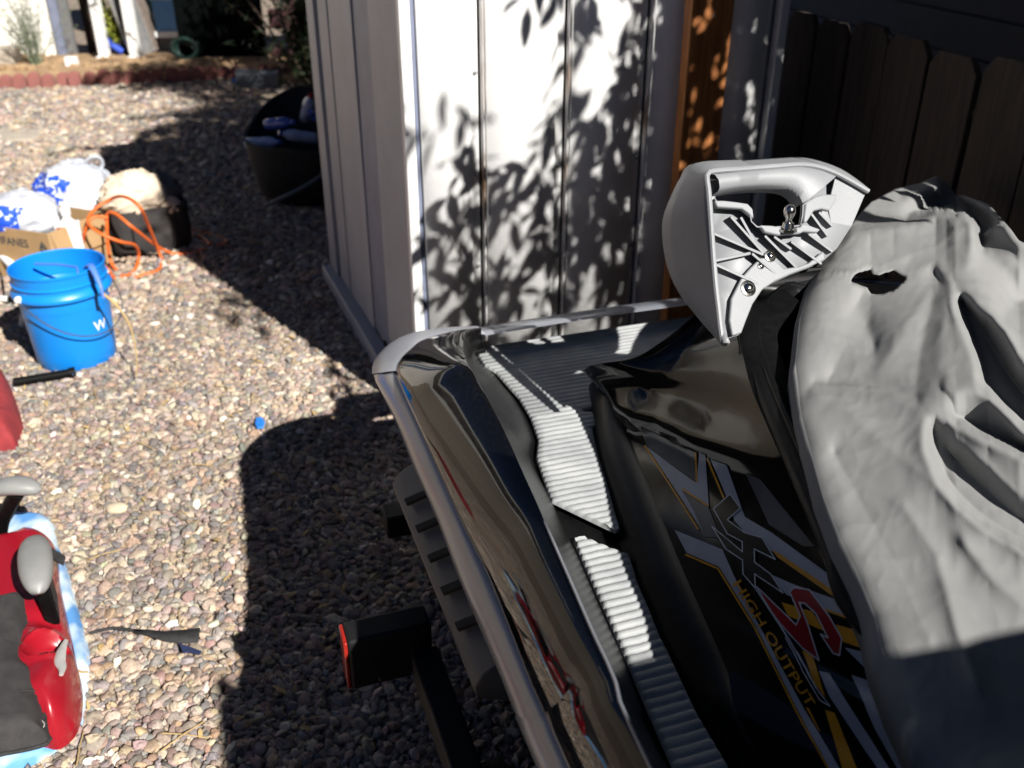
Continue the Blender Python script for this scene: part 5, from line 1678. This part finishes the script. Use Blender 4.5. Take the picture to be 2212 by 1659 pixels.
bs = empty('booster_seat', Vector((-0.98, 1.42, 0.04)), label='red plastic child booster seat with grey armrests and charcoal cushion', cat='child seat')
SB = Vector((-0.98, 1.42, 0.04))
def seat_parts():
    sh_o = cr([z3(x, y, 0.11) for x, y in [(40, 410), (130, 376), (225, 380), (272, 408), (276, 450), (284, 560), (310, 690), (345, 850), (370, 980), (392, 1080), (388, 1230), (345, 1340), (262, 1404), (225, 1400), (150, 1385), (0, 1400), (-200, 1410), (-420, 1400), (-440, 800), (-380, 420), (-150, 380)]], 120, closed=True)
    rel = [p - SB for p in sh_o]
    cup = z3(245, 1010, 0.13) - SB
    ridge = [z3(x, y, 0.13) - SB for x, y in [(230, 740), (250, 900)]]
    dip = z3(245, 880, 0.13) - SB
    low = z3(255, 1160, 0.13) - SB
    def fn(x, y, z, d):
        z = z - 0.012 * np.exp(-(((x - dip.x) / 0.12) ** 2 + ((y - dip.y) / 0.02) ** 2))
        z = z + 0.010 * np.exp(-(((x - low.x) / 0.03) ** 2 + ((y - low.y) / 0.06) ** 2))
        rr = np.hypot((x - cup.x) / 0.036, (y - cup.y) / 0.042)
        z = z + 0.008 * np.exp(-((rr - 1.0) / 0.22) ** 2) - 0.034 * np.clip(1.0 - rr ** 3, 0, 1)
        return z
    o = pillow(rel, 0.012, 0.085, 0.055, 0.005, fn=fn, skirt=-0.006, name='shell', material='red_plastic', parent=bs)
    fo = cr([z3(x, y, 0.14) - SB for x, y in [(-420, 800), (0, 742), (135, 722), (152, 870), (126, 1050), (188, 1130), (222, 1390), (236, 1448), (0, 1505), (-420, 1540)]], 90, closed=True)
    pillow(fo, 0.060, 0.060, 0.035, 0.007, name='cushion', material='seat_fabric', parent=bs)
    MB().tube([Vector((q.x, q.y, 0.066)) for q in fo] + [Vector((fo[0].x, fo[0].y, 0.066))], 0.0035, 6, caps=False).build('piping', 'strap', bs)
    for yy in (980, 1230):
        MB().tube(cr([z3(x, yy + 20 * math.sin(x * 0.01), 0.158) - SB for x in (-380, -200, -60, 60, 118 if yy < 1100 else 185)], 24), 0.0016, 5).build('stitch_seam', 'tote', bs)
    # oval badge on the cushion
    c = z3(30, 1340, 0.165) - SB
    MB().tube([c + Vector((0.055 * math.cos(a * math.pi / 16), 0.022 * math.sin(a * math.pi / 16), -0.044 + 0.0)) for a in range(33)], 0.0012, 5, caps=False).build('badge_outline', 'silver_plastic', bs)
    # armrests
    def arm(p, q, w, h, m_):
        p, q = Vector(p), Vector(q)
        d = (q - p)
        L = d.length
        ang = math.atan2(d.y, d.x)
        rows = []
        n = 22
        for k in range(n + 1):
            t = k / n
            s = math.sqrt(max(0.0, 1 - abs(2 * t - 1) ** 3.2))
            ww, hh = w * (0.90 + 0.14 * math.sin(math.pi * t)) * max(s, 0.02), h * max(s, 0.02)
            c = p.lerp(q, t) + Vector((0, 0, 0.010 * math.sin(math.pi * t)))
            row = []
            for j in range(20):
                a = 2 * math.pi * j / 20
                ca, sa = math.cos(a), math.sin(a)
                row.append(c + Vector((-math.sin(ang), math.cos(ang), 0)) * (ww * math.copysign(abs(ca) ** 0.8, ca)) + Vector((0, 0, hh * sa)))
            rows.append(row)
        return MB().loft(rows, closed=True).build('armrest', m_, bs, angle=80)
    a0, a1 = z3(182, 440, 0.24) - SB, z3(205, 735, 0.24) - SB
    arm(a0, a1, 0.030, 0.022, 'arm_grey')
    b0 = MB()
    b0.prism([a0.lerp(a1, 0.2) + Vector((-0.02, 0.01, -0.13)), a0.lerp(a1, 0.2) + Vector((0.012, 0.01, -0.13)), a0.lerp(a1, 0.72) + Vector((0.012, 0.01, -0.13)), a0.lerp(a1, 0.72) + Vector((-0.02, 0.01, -0.13))], (0, 0, 0.115))
    b0.build('armrest_post', 'black_satin', bs, bevel=0.006)
    c0, c1 = z3(-60, 185, 0.24) - SB, z3(222, 182, 0.24) - SB
    arm(c0, c1, 0.024, 0.018, 'arm_grey')
    b1 = MB()
    b1.tube(cr([c0.lerp(c1, 0.52) + Vector((0, 0, -0.008)), z3(20, 330, 0.15) - SB, z3(0, 420, 0.09) - SB], 12), 0.016, 10)
    b1.build('armrest_post', 'black_satin', bs)
    # black buckle tab, white label, silver crescent by the cup
    MB().prism([z3(x, y, 0.12) - SB for x, y in [(272, 500), (350, 548), (338, 592), (280, 560)]], (0, 0, 0.008)).build('belt_tab', 'strap', bs, bevel=0.002)
    MB().prism([z3(x, y, 0.135) - SB for x, y in [(0, 575), (44, 450), (54, 520), (42, 672), (0, 690)]], (0, 0, 0.001)).build('paper_label', 'white_plastic', bs)
    MB().tube(cr([z3(x, y, 0.135) - SB for x, y in [(350, 985), (325, 1040), (318, 1090), (330, 1130), (325, 1165)]], 16), [0.004 + 0.006 * math.sin(math.pi * i / 15) for i in range(16)], 8, rz=0.004).build('cup_crescent', 'silver_plastic', bs)
seat_parts()

# --- strap, scraps, stones
sp_ = empty('webbing_strap', G(360, 1365, 0.02), label='short black webbing strap with thin tail lying on sunlit gravel', cat='strap')
l0 = G(360, 1365, 0.02)
gp_ = [(288, 1358), (320, 1360), (355, 1363), (395, 1360), (433, 1356)]
gq_ = [(290, 1366), (322, 1374), (355, 1384), (395, 1389), (428, 1387)]
MB().loft([[G(x, y, 0.024 + 0.004 * math.sin(i)) - l0 for i, (x, y) in enumerate(gp_)], [G(x, y, 0.024 + 0.004 * math.sin(i)) - l0 for i, (x, y) in enumerate(gq_)]]).build('webbing', 'strap', sp_, solid=0.002)
MB().tube(cr([G(x, y, 0.022) - l0 for x, y in [(195, 1368), (215, 1362), (240, 1357), (262, 1358), (290, 1362)]], 20), 0.0035, 6).build('tail', 'strap', sp_)
nv = MB()
nv.prism([G(x, y, 0.024) for x, y in [(386, 1391), (404, 1396), (436, 1408), (432, 1416), (410, 1410), (396, 1412)]], (0, 0, 0.003))
tag(nv.build('navy_scrap', 'navy', bevel=0.001), 'torn navy scrap just below the webbing strap', 'scrap')
nv = MB()
nv.prism([G(x, y, 0.024) for x, y in [(553, 906), (566, 903), (573, 914), (569, 926), (556, 928), (551, 918)]], (0, 0, 0.006))
tag(nv.build('blue_scrap', 'cyan', bevel=0.002), 'bright blue plastic scrap on gravel left of the jet ski', 'scrap')
sb_ = MB()
c = G(253, 1098, 0.016)
sb_.blob((0, 0, 0), (0.028, 0.021, 0.013), 20, 12, amp=0.08, seed=2)
o = sb_.build('pale_stone', 'cream_stone', angle=80)
o.location = c
tag(o, 'large flat cream stone among the smaller pebbles', 'stone')

# --- dark tub of bottles in the shade behind the shed
tub = empty('dark_tub', Vector((-1.02, 4.72, GZ)), R(10), label='dark sagging tub full of empty bottles, in shade beside the shed', cat='tub')
rows = []
for k, (rx, ry, z) in enumerate(((0.22, 0.24, 0.0), (0.25, 0.28, 0.03), (0.28, 0.33, 0.16), (0.30, 0.36, 0.30), (0.285, 0.35, 0.30), (0.25, 0.30, 0.14), (0.18, 0.2, 0.05))):
    row = []
    for j in range(40):
        a = 2 * math.pi * j / 40
        zz = z * (1.0 + 0.55 * max(0, math.sin(a)) ** 1.5 + (0.06 * noise.noise(Vector((math.cos(a) * 2, math.sin(a) * 2, z)))))
        row.append(Vector((rx * math.cos(a), ry * math.sin(a), zz)))
    rows.append(row)
MB().loft(rows, closed=True).build('tub_body', 'tub', tub, angle=60)
MB().box((0, 0, 0.05), (0.3, 0.34, 0.02)).build('tub_floor', 'tub', tub)
MB().tube(cr([(-0.20, -0.34, 0.05), (-0.1, -0.37, 0.10), (0.02, -0.375, 0.16), (0.15, -0.34, 0.24)], 14), 0.010, 8).build('side_seam', 'grey_post', tub)
bl_lab = ['upright clear blue-tinted bottle high in the dark tub', 'blue bottle lying near the top of the dark tub', 'pale bottle lying lowest at the left of the dark tub', 'clear bottle pointing right in the middle of the dark tub', 'small bottle with bright glint at the bottom of the pile', 'deep blue bottle at the back of the dark tub']
for i, (dx, dy, z, rx, rz, mt) in enumerate(((0.05, 0.12, 0.36, 40, 30, 'bottle'), (-0.07, 0.05, 0.30, 80, 60, 'bottle_blue'), (-0.13, -0.06, 0.23, 85, 80, 'bottle'), (0.03, -0.05, 0.26, 75, -60, 'bottle'), (-0.02, -0.17, 0.17, 70, 20, 'bottle'), (0.12, 0.02, 0.33, 60, -20, 'bottle_blue'))):
    e = empty('empty_bottle', Vector((-1.02, 4.72, GZ)) + Vector((dx * 1.1 - 0.05, dy - 0.05, z + 0.05)), 0, label=bl_lab[i], cat='bottle', group='bottles in the dark tub')
    e.rotation_euler = (R(rx), 0, R(rz))
    k = 0.85 if i != 4 else 0.6
    MB().lathe([(0, -0.10 * k), (0.030 * k, -0.10 * k), (0.034 * k, -0.09 * k), (0.034 * k, -0.02), (0.031 * k, -0.01), (0.034 * k, 0.0), (0.034 * k, 0.04 * k), (0.026 * k, 0.07 * k), (0.013 * k, 0.09 * k), (0.013 * k, 0.10 * k), (0, 0.101 * k)], 20).build('body', mt, e)
    MB().lathe([(0, 0.100 * k), (0.015 * k, 0.100 * k), (0.015 * k, 0.117 * k), (0, 0.118 * k)], 16).build('cap', 'white_plastic' if i == 4 else ('red_lens' if i == 0 else 'bottle_blue'), e)
dl = MB()
for k in range(60):
    p = G(rnd.uniform(540, 720), rnd.uniform(430, 660), 0.022)
    if (SH_M.inverted() @ p).x > -0.03 and 0 < (SH_M.inverted() @ p).y < 1.3: continue
    a = rnd.uniform(0, 6.28)
    leaf(dl, p, Vector((math.cos(a), math.sin(a), rnd.uniform(-.2, .3))), Vector((0, 0, 1)), rnd.uniform(.04, .07), rnd.uniform(.014, .024), 0.3)
o = dl.build('dry_leaf_litter', 'dry_leaf', recalc=False)
tag(o, 'scattered dry leaves on the shaded gravel beside the shed', 'leaf litter', kind='stuff')

db = MB()
for k in range(170):
    p = G(rnd.uniform(20, 780), rnd.choice([rnd.uniform(200, 1600), rnd.uniform(200, 800)]), 0.020)
    if (SH_M.inverted() @ p).x > -0.05 and (SH_M.inverted() @ p).y > -0.05: continue
    a = rnd.uniform(0, 6.28)
    if k % 3:
        leaf(db, p, Vector((math.cos(a), math.sin(a), rnd.uniform(-.1, .3))), Vector((0, 0, 1)), rnd.uniform(.018, .045), rnd.uniform(.006, .014), 0.3)
    else:
        d = Vector((math.cos(a), math.sin(a), rnd.uniform(-.05, .05))) * rnd.uniform(.03, .09)
        db.tube([p, p + d * 0.5 + Vector((0, 0, .003)), p + d], 0.0013, 5)
o = db.build('yard_debris', 'straw', recalc=False)
tag(o, 'tiny dry leaves and twigs scattered over the gravel', 'debris', kind='stuff')

# ================================================================== FAR END OF THE YARD
HY = 8.62
def at(x, y, Y): return at_depth(x, y, Y)
# concrete slab at the left
s0 = [G(x, y, 0.03) for x, y in [(-200, 280), (60, 276), (98, 284), (70, 300), (-200, 312)]]
sl = MB()
sl.prism(s0, (0, 0, -0.04))
tag(sl.build('paving_slab', 'concrete', bevel=0.005), 'flat grey-tan paving slab in the gravel at the left edge', 'slab')
# soil bed
nx, ny = 90, 14
rows = []
for j in range(ny + 1):
    y = 7.72 + (8.75 - 7.72) * j / ny
    rows.append([Vector((-7.5 + 8.5 * i / nx, y + 0.06 * (-4.0 - (-7.5 + 8.5 * i / nx)) * -0.36, 0.02 + 0.075 * math.sin(math.pi * min(1, j / 5) / 2) + 0.025 * noise.noise(Vector((i * .5, j * .7, 0))))) for i in range(nx + 1)])
sb2 = MB().loft(rows).build('soil_bed', 'soil', recalc=True, angle=60)
tag(sb2, kind='structure')
cl_ = MB()
for k in range(260):
    x, y = rnd.uniform(-4.8, -2.2), rnd.uniform(7.95, 8.6)
    r = rnd.uniform(0.012, 0.045)
    cl_.blob((x, y, 0.09), (r, r * .9, r * .7), 7, 5, amp=0.3, seed=k)
o = cl_.build('soil_clods', 'soil')
tag(o, 'dry soil clods scattered over the planting bed', 'soil clods', kind='stuff')
# scalloped brick edging
ed = empty('brick_edging', G(150, 192), label='row of red scalloped bricks edging the planting bed', cat='edging')
def edging():
    a, b = G(-60, 200), G(640, 172)
    n = 24
    l0 = G(150, 192)
    d = (b - a) / n
    w = d.length * 0.97
    proto = None
    for i in range(n):
        p = a + d * (i + 0.5)
        if proto is None:
            poly = [(-w / 2, -0.03, 0)]
            poly += [(-w / 2, -0.03, 0.07)]
            for k in range(0, 9):
                t = math.pi - math.pi * k / 8
                poly.append((math.cos(t) * w / 2 * 0.98, -0.03, 0.085 + 0.045 * math.sin(t)))
            poly += [(w / 2, -0.03, 0.07), (w / 2, -0.03, 0)]
            o = MB().prism(poly, (0, 0.06, 0)).build('brick', 'brick_red', ed, bevel=0.006)
            proto = o
        else:
            o = proto.copy()
            col.objects.link(o)
        o.location = p - l0 + Vector((0, rnd.uniform(-.02, .02), rnd.uniform(-.012, .006)))
        o.rotation_euler = (rnd.uniform(-.08, .08), rnd.uniform(-.04, .04), math.atan2(d.y, d.x) + rnd.uniform(-.05, .05))
edging()
# house
house = empty('house', Vector((-5.0, HY, 0)), label='cream stucco house wall with dark doorway across the yard', cat='house')
def hx(x, y=120): return at(x, y, HY).x
HL = Vector((-5.0, HY, 0))
def hbox(x0, x1, y0, y1, z0, z1, name, m, bevel=0.004, parent=None):
    return MB().box((((x0 + x1) / 2) + 5.0, (y0 + y1) / 2 - HY, (z0 + z1) / 2), (x1 - x0, y1 - y0, z1 - z0)).build(name, m, parent or house, bevel=bevel)
def vx(x):  # x at the bottom of the wall
    return at(x, 140, HY).x
hbox(-9.0, vx(133), HY, HY + 0.2, 0, 2.7, 'wall', 'stucco')
hbox(vx(133), vx(150), HY - 0.03, HY + 0.16, 0, 2.2, 'door_frame', 'trim_blue')
hbox(vx(150), vx(170), HY + 0.0, HY + 0.05, 0.02, 2.2, 'screen_door', 'screen_grey')
hbox(vx(170), vx(222), HY + 0.25, HY + 0.30, 0.0, 2.2, 'dark_doorway', 'dark_in')
hbox(vx(222) , vx(400), HY + 0.9, HY + 1.1, 0.0, 2.7, 'wall', 'stucco')
hbox(vx(225), vx(282), HY + 0.86, HY + 0.895, 0.36, 0.72, 'green_panel', 'green_panel')
hbox(-9.0, vx(400), HY - 0.5, HY + 1.4, 2.7, 2.85, 'eave', 'post_white')
for x0, x1, Y in ((222, 241, HY - 0.12), (288, 308, HY - 0.12)):
    p = empty('porch_post', Vector((at(x0, 145, Y).x, Y, 0)), label=('white porch post left of the potted plant' if x0 == 222 else 'white porch post right of the potted plant'), cat='post', group='white porch posts')
    w = at(x1, 145, Y).x - at(x0, 145, Y).x
    MB().box((w / 2, 0, 1.375), (w, 0.09, 2.64)).build('shaft', 'post_white', p, bevel=0.006)
    MB().box((w / 2, 0, 0.06), (w + 0.03, 0.12, 0.10)).build('foot', 'post_white', p, bevel=0.004)
# leaning screens
for i, (x, lean, w, mt) in enumerate(((315, 9, 0.22, 'alu'), (328, 12, 0.26, 'bronze'), (340, 15, 0.24, 'bronze'))):
    Y = HY + 0.05 + 0.09 * i
    e = empty('window_screen', Vector((at(x, 148, Y).x, Y, 0.085)), label=['pale aluminium window screen leaning by the porch post, frontmost', 'brown window screen leaning second behind the pale one', 'brown window screen leaning rearmost beside the blue cooler'][i], cat='window screen', group='leaning window screens')
    e.rotation_euler = (R(-8), R(-lean), R(55))
    for sx in (-1, 1):
        MB().box((sx * w / 2, 0, 0.5), (0.025, 0.015, 1.0)).build('frame_stile', mt, e, bevel=0.002)
    for zz in (0.015, 0.985):
        MB().box((0, 0, zz), (w - 0.026, 0.015, 0.025)).build('frame_rail', mt, e, bevel=0.002)
    MB().box((0, 0, 0.5), (w - 0.03, 0.003, 0.94)).build('mesh', 'bronze' if i else 'screen_grey', e)
# blue cooler on a white bench
Yc = HY + 0.35
cx0, cx1 = at(352, 110, Yc).x, at(405, 110, Yc).x
bn = empty('white_bench', Vector((cx0, Yc, 0)), label='low white bench carrying a blue cooler box', cat='bench')
w = cx1 - cx0 + 0.2
MB().box((w / 2, 0, 0.235), (w, 0.3, 0.05)).build('bench_top', 'white_plastic', bn, bevel=0.006)
MB().box((w / 2, 0.02, 0.15), (w - 0.03, 0.26, 0.118)).build('apron', 'screen_grey', bn, bevel=0.004)
for q in (0.03, w - 0.03):
    MB().box((q, 0.0, 0.045), (0.04, 0.26, 0.088)).build('leg', 'white_plastic', bn, bevel=0.003)
cl2 = empty('blue_cooler', Vector((cx0 + 0.005, Yc, 0.262)), label='light blue cooler box with white latch on the white bench', cat='cooler')
MB().box((w / 2, 0, 0.13), (w - 0.02, 0.27, 0.26)).build('body', 'blue_panel', cl2, bevel=0.012)
MB().box((w / 2, 0, 0.292), (w, 0.29, 0.06)).build('lid', 'white_plastic', cl2, bevel=0.012)
for a, b, c_, d_2 in ((0.17, 0.23, 0.05, 0.09), (0.10, 0.10, 0.02, 0.16)):
    MB().box((w * 0.62, -0.139, a), (0.09 if c_ == 0.05 else 0.02, 0.012, c_)).build('latch', 'white_plastic', cl2, bevel=0.003)
# black gate
ga0, ga1 = at(396, 150, 8.45).x, at(581, 150, 8.45).x
gt = empty('dark_gate', Vector((ga0, 8.45, 0)), label='tall near-black panelled gate between house and brick-red wall', cat='gate')
npan = 6
for k in range(npan):
    ww = (ga1 - ga0) / npan
    MB().box((ww * (k + 0.5), 0, 1.06), (ww - 0.006, 0.03, 1.9)).build('board', 'gate_black', gt, bevel=0.003)
for zz in (0.3, 1.8):
    MB().box(((ga1 - ga0) / 2, 0.04, zz), (ga1 - ga0, 0.04, 0.09)).build('rail', 'gate_black', gt, bevel=0.003)
# red wall
rw = empty('red_wall', Vector((ga1 + 0.02, 8.5, 0)), label='dusky red masonry wall right of the dark gate', cat='wall')
for r_ in range(12):
    for k in range(8):
        MB().box((0.155 + k * 0.31 + (0.15 if r_ % 2 else 0), 0.06, 0.07 + r_ * 0.16), (0.30, 0.12, 0.15)).build('block', 'red_wall', rw, bevel=0.005) if False else None
pb_ = None
for r_ in range(12):
    for k in range(7):
        if pb_ is None:
            pb_ = MB().box((0, 0, 0), (0.30, 0.12, 0.15)).build('block', 'red_wall', rw, bevel=0.005)
            o = pb_
        else:
            o = pb_.copy()
            col.objects.link(o)
        o.location = (0.16 + k * 0.31 + (0.15 if r_ % 2 else 0), 0.06, 0.08 + r_ * 0.16)
# hose coil by the gate
hc = empty('garden_hose', at(405, 140, 8.35) * Vector((1, 1, 0)).length_squared if False else Vector((at(405, 140, 8.35).x, 8.35, 0.1)), label='coiled dark green garden hose at the foot of the gate', cat='hose')
MB().tube([Vector((0.07 * math.cos(a * 0.5) * (1 + 0.02 * a), 0.02 * math.sin(a * .2) , 0.09 + 0.08 * math.sin(a * 0.5))) for a in range(40)], 0.013, 8).build('coil', 'hose', hc)
# low grey step and blue scrap in the shade
stp = MB()
q = [G(x, y, 0.12) for x, y in [(508, 148), (600, 150), (600, 162), (508, 160)]]
stp.prism(q, (0, 0, -0.118))
tag(stp.build('low_step', 'grey_post', bevel=0.005), 'low grey step in shade before the dark gate', 'step')
sc_ = MB()
sc_.prism([G(x, y, 0.03) for x, y in [(500, 172), (530, 170), (535, 176), (505, 179)]], (0, 0, 0.01))
tag(sc_.build('blue_tarp_scrap', 'cyan', bevel=0.002), 'flat blue scrap on shaded ground near the gate', 'scrap')
# white bin in the bed
wbn = empty('white_marker', G(162, 166) * 1.0, label='small white box standing in the planting bed', cat='box')
MB().prism([(-0.05, -0.04, 0), (0.05, -0.04, 0), (0.042, -0.035, 0.16), (-0.046, -0.035, 0.16)], (0, 0.07, 0)).build('box_body', 'white_plastic', wbn, bevel=0.006)
# concrete block and rocks in the bed
cbk = empty('concrete_block', Vector((at(10, 140, 8.25).x, 8.3, 0.07)), 0.1, label='tan concrete block in the bed at the far left', cat='block')
MB().box((-0.15, 0, 0.07), (0.5, 0.2, 0.14)).build('block_body', 'concrete', cbk, bevel=0.01)
# feathery grey-green shrub
def frond_shrub():
    b0 = Vector((at(85, 165, 8.12).x, 8.12, 0.06))
    e = empty('feathery_shrub', b0, label='wispy grey-green shrub growing against the cream wall', cat='shrub')
    r2 = random.Random(5)
    sm, lf = MB(), MB()
    for k in range(46):
        a = r2.uniform(0, 6.28)
        sp2 = abs(r2.gauss(0, 0.19))
        hgt = r2.uniform(0.28, 0.62)
        p0 = Vector((r2.gauss(0, .02), r2.gauss(0, .02), 0))
        p2 = Vector((math.cos(a) * sp2 * 1.3, math.sin(a) * sp2, hgt))
        path = cr([p0, p0.lerp(p2, 0.5) + Vector((0, 0, 0.05)), p2], 9)
        sm.tube(path, [0.004 - 0.0003 * i for i in range(9)], 4, caps=False)
        for i in range(3, 9):
            for s in range(3):
                d = Vector((r2.gauss(0, 1), r2.gauss(0, 1), r2.uniform(0.2, 1)))
                leaf(lf, path[i], d, Vector((r2.gauss(0, 1), r2.gauss(0, 1), 1)), r2.uniform(.03, .07), .006, 0.2)
    sm.build('stems', 'leaf_grey', e, recalc=False)
    lf.build('foliage', 'leaf_grey', e, recalc=False)
frond_shrub()
def potted():
    b0 = Vector((at(262, 145, HY + 0.05).x, HY + 0.05, 0.05))
    e = empty('potted_plant', b0, label='yellow-green leafy plant in black pot between the porch posts', cat='potted plant')
    MB().lathe([(0, 0.0), (0.075, 0.0), (0.095, 0.13), (0.105, 0.13), (0.105, 0.15), (0.09, 0.15), (0.085, 0.12), (0, 0.12)], 28).build('pot', 'pot', e)
    r2 = random.Random(8)
    lf, sm = MB(), MB()
    for k in range(26):
        a = r2.uniform(0, 6.28)
        rr = r2.uniform(0.03, 0.17)
        tip = Vector((math.cos(a) * rr, math.sin(a) * rr * 0.8, r2.uniform(0.22, 0.52)))
        path = cr([Vector((0, 0, 0.12)), Vector((tip.x * 0.4, tip.y * 0.4, tip.z * 0.7)), tip], 7)
        sm.tube(path, 0.003, 4, caps=False)
        for i in range(2, 7):
            for s in range(2):
                d = Vector((r2.gauss(0, 1), r2.gauss(0, 1), r2.uniform(-.3, .8)))
                leaf(lf, path[i], d, Vector((r2.gauss(0, .6), r2.gauss(0, .6), 1)), r2.uniform(.05, .085), .03, 0.3)
    sm.build('stems', 'leaf_yellow', e, recalc=False)
    lf.build('foliage', 'leaf_yellow', e, recalc=False)
potted()
bt = empty('blue_tube', Vector((at(228, 120, HY - 0.02).x, HY - 0.02, 0.1)), label='royal blue tube leaning beside the black plant pot', cat='tube')
MB().tube([Vector((0, 0, 0.16)), Vector((0.06, -0.02, 0.10)), Vector((0.17, -0.03, 0.025))], 0.028, 12).build('tube', 'blue_tube', bt)
# dark shrub right of the gate
def dark_shrub():
    b0 = Vector((-1.55, 7.55, 0))
    e = empty('dark_shrub', b0, label='dense dark green shrub in shade behind the shed', cat='shrub')
    r2 = random.Random(3)
    lf, sm = MB(), MB()
    for k in range(70):
        a = r2.uniform(0, 6.28)
        rr = abs(r2.gauss(0, 0.34))
        tip = Vector((math.cos(a) * rr, math.sin(a) * rr, r2.uniform(0.25, 2.0)))
        path = cr([Vector((0, 0, 0)), Vector((tip.x * .5, tip.y * .5, tip.z * .6)), tip], 8)
        sm.tube(path, [0.012 - 0.0012 * i for i in range(8)], 5, caps=False)
        for i in range(2, 8):
            for s in range(7):
                q = path[i] + Vector((r2.gauss(0, .06), r2.gauss(0, .06), r2.gauss(0, .06)))
                d = Vector((r2.gauss(0, 1), r2.gauss(0, 1), r2.uniform(-.6, .8)))
                leaf(lf, q, d, Vector((r2.gauss(0, .6), r2.gauss(0, .6), 1)), r2.uniform(.06, .11), .022, 0.3)
    sm.build('stems', 'bark', e, recalc=False)
    lf.build('foliage', 'leaf_dark', e, recalc=False)
dark_shrub()

# ================================================================== UNSEEN WALL AND HOUSE, ADDED TO CUT HORIZON GLARE
yw = empty('unseen_wall', Vector((-6.6, -6, 0)), label='unseen tan block wall added along the left side of the yard', cat='wall')
pb_ = None
for r_ in range(9):
    for k in range(36):
        if pb_ is None:
            pb_ = MB().box((0, 0, 0), (0.15, 0.394, 0.194)).build('block', 'concrete', yw, bevel=0.005)
            o = pb_
        else:
            o = pb_.copy()
            col.objects.link(o)
        o.location = (0, 0.2 + k * 0.4 + (0.2 if r_ % 2 else 0), 0.1 + r_ * 0.2)
hb = empty('unseen_house', Vector((0, -4.6, 0)), label='unseen stucco house side added behind the photographer', cat='house')
MB().box((0.5, -2.0, 1.4), (14, 4, 2.8)).build('wall', 'concrete', hb)
MB().box((0.5, -1.9, 2.9), (15, 5, 0.18)).build('roof', 'brick_red', hb, bevel=0.01)
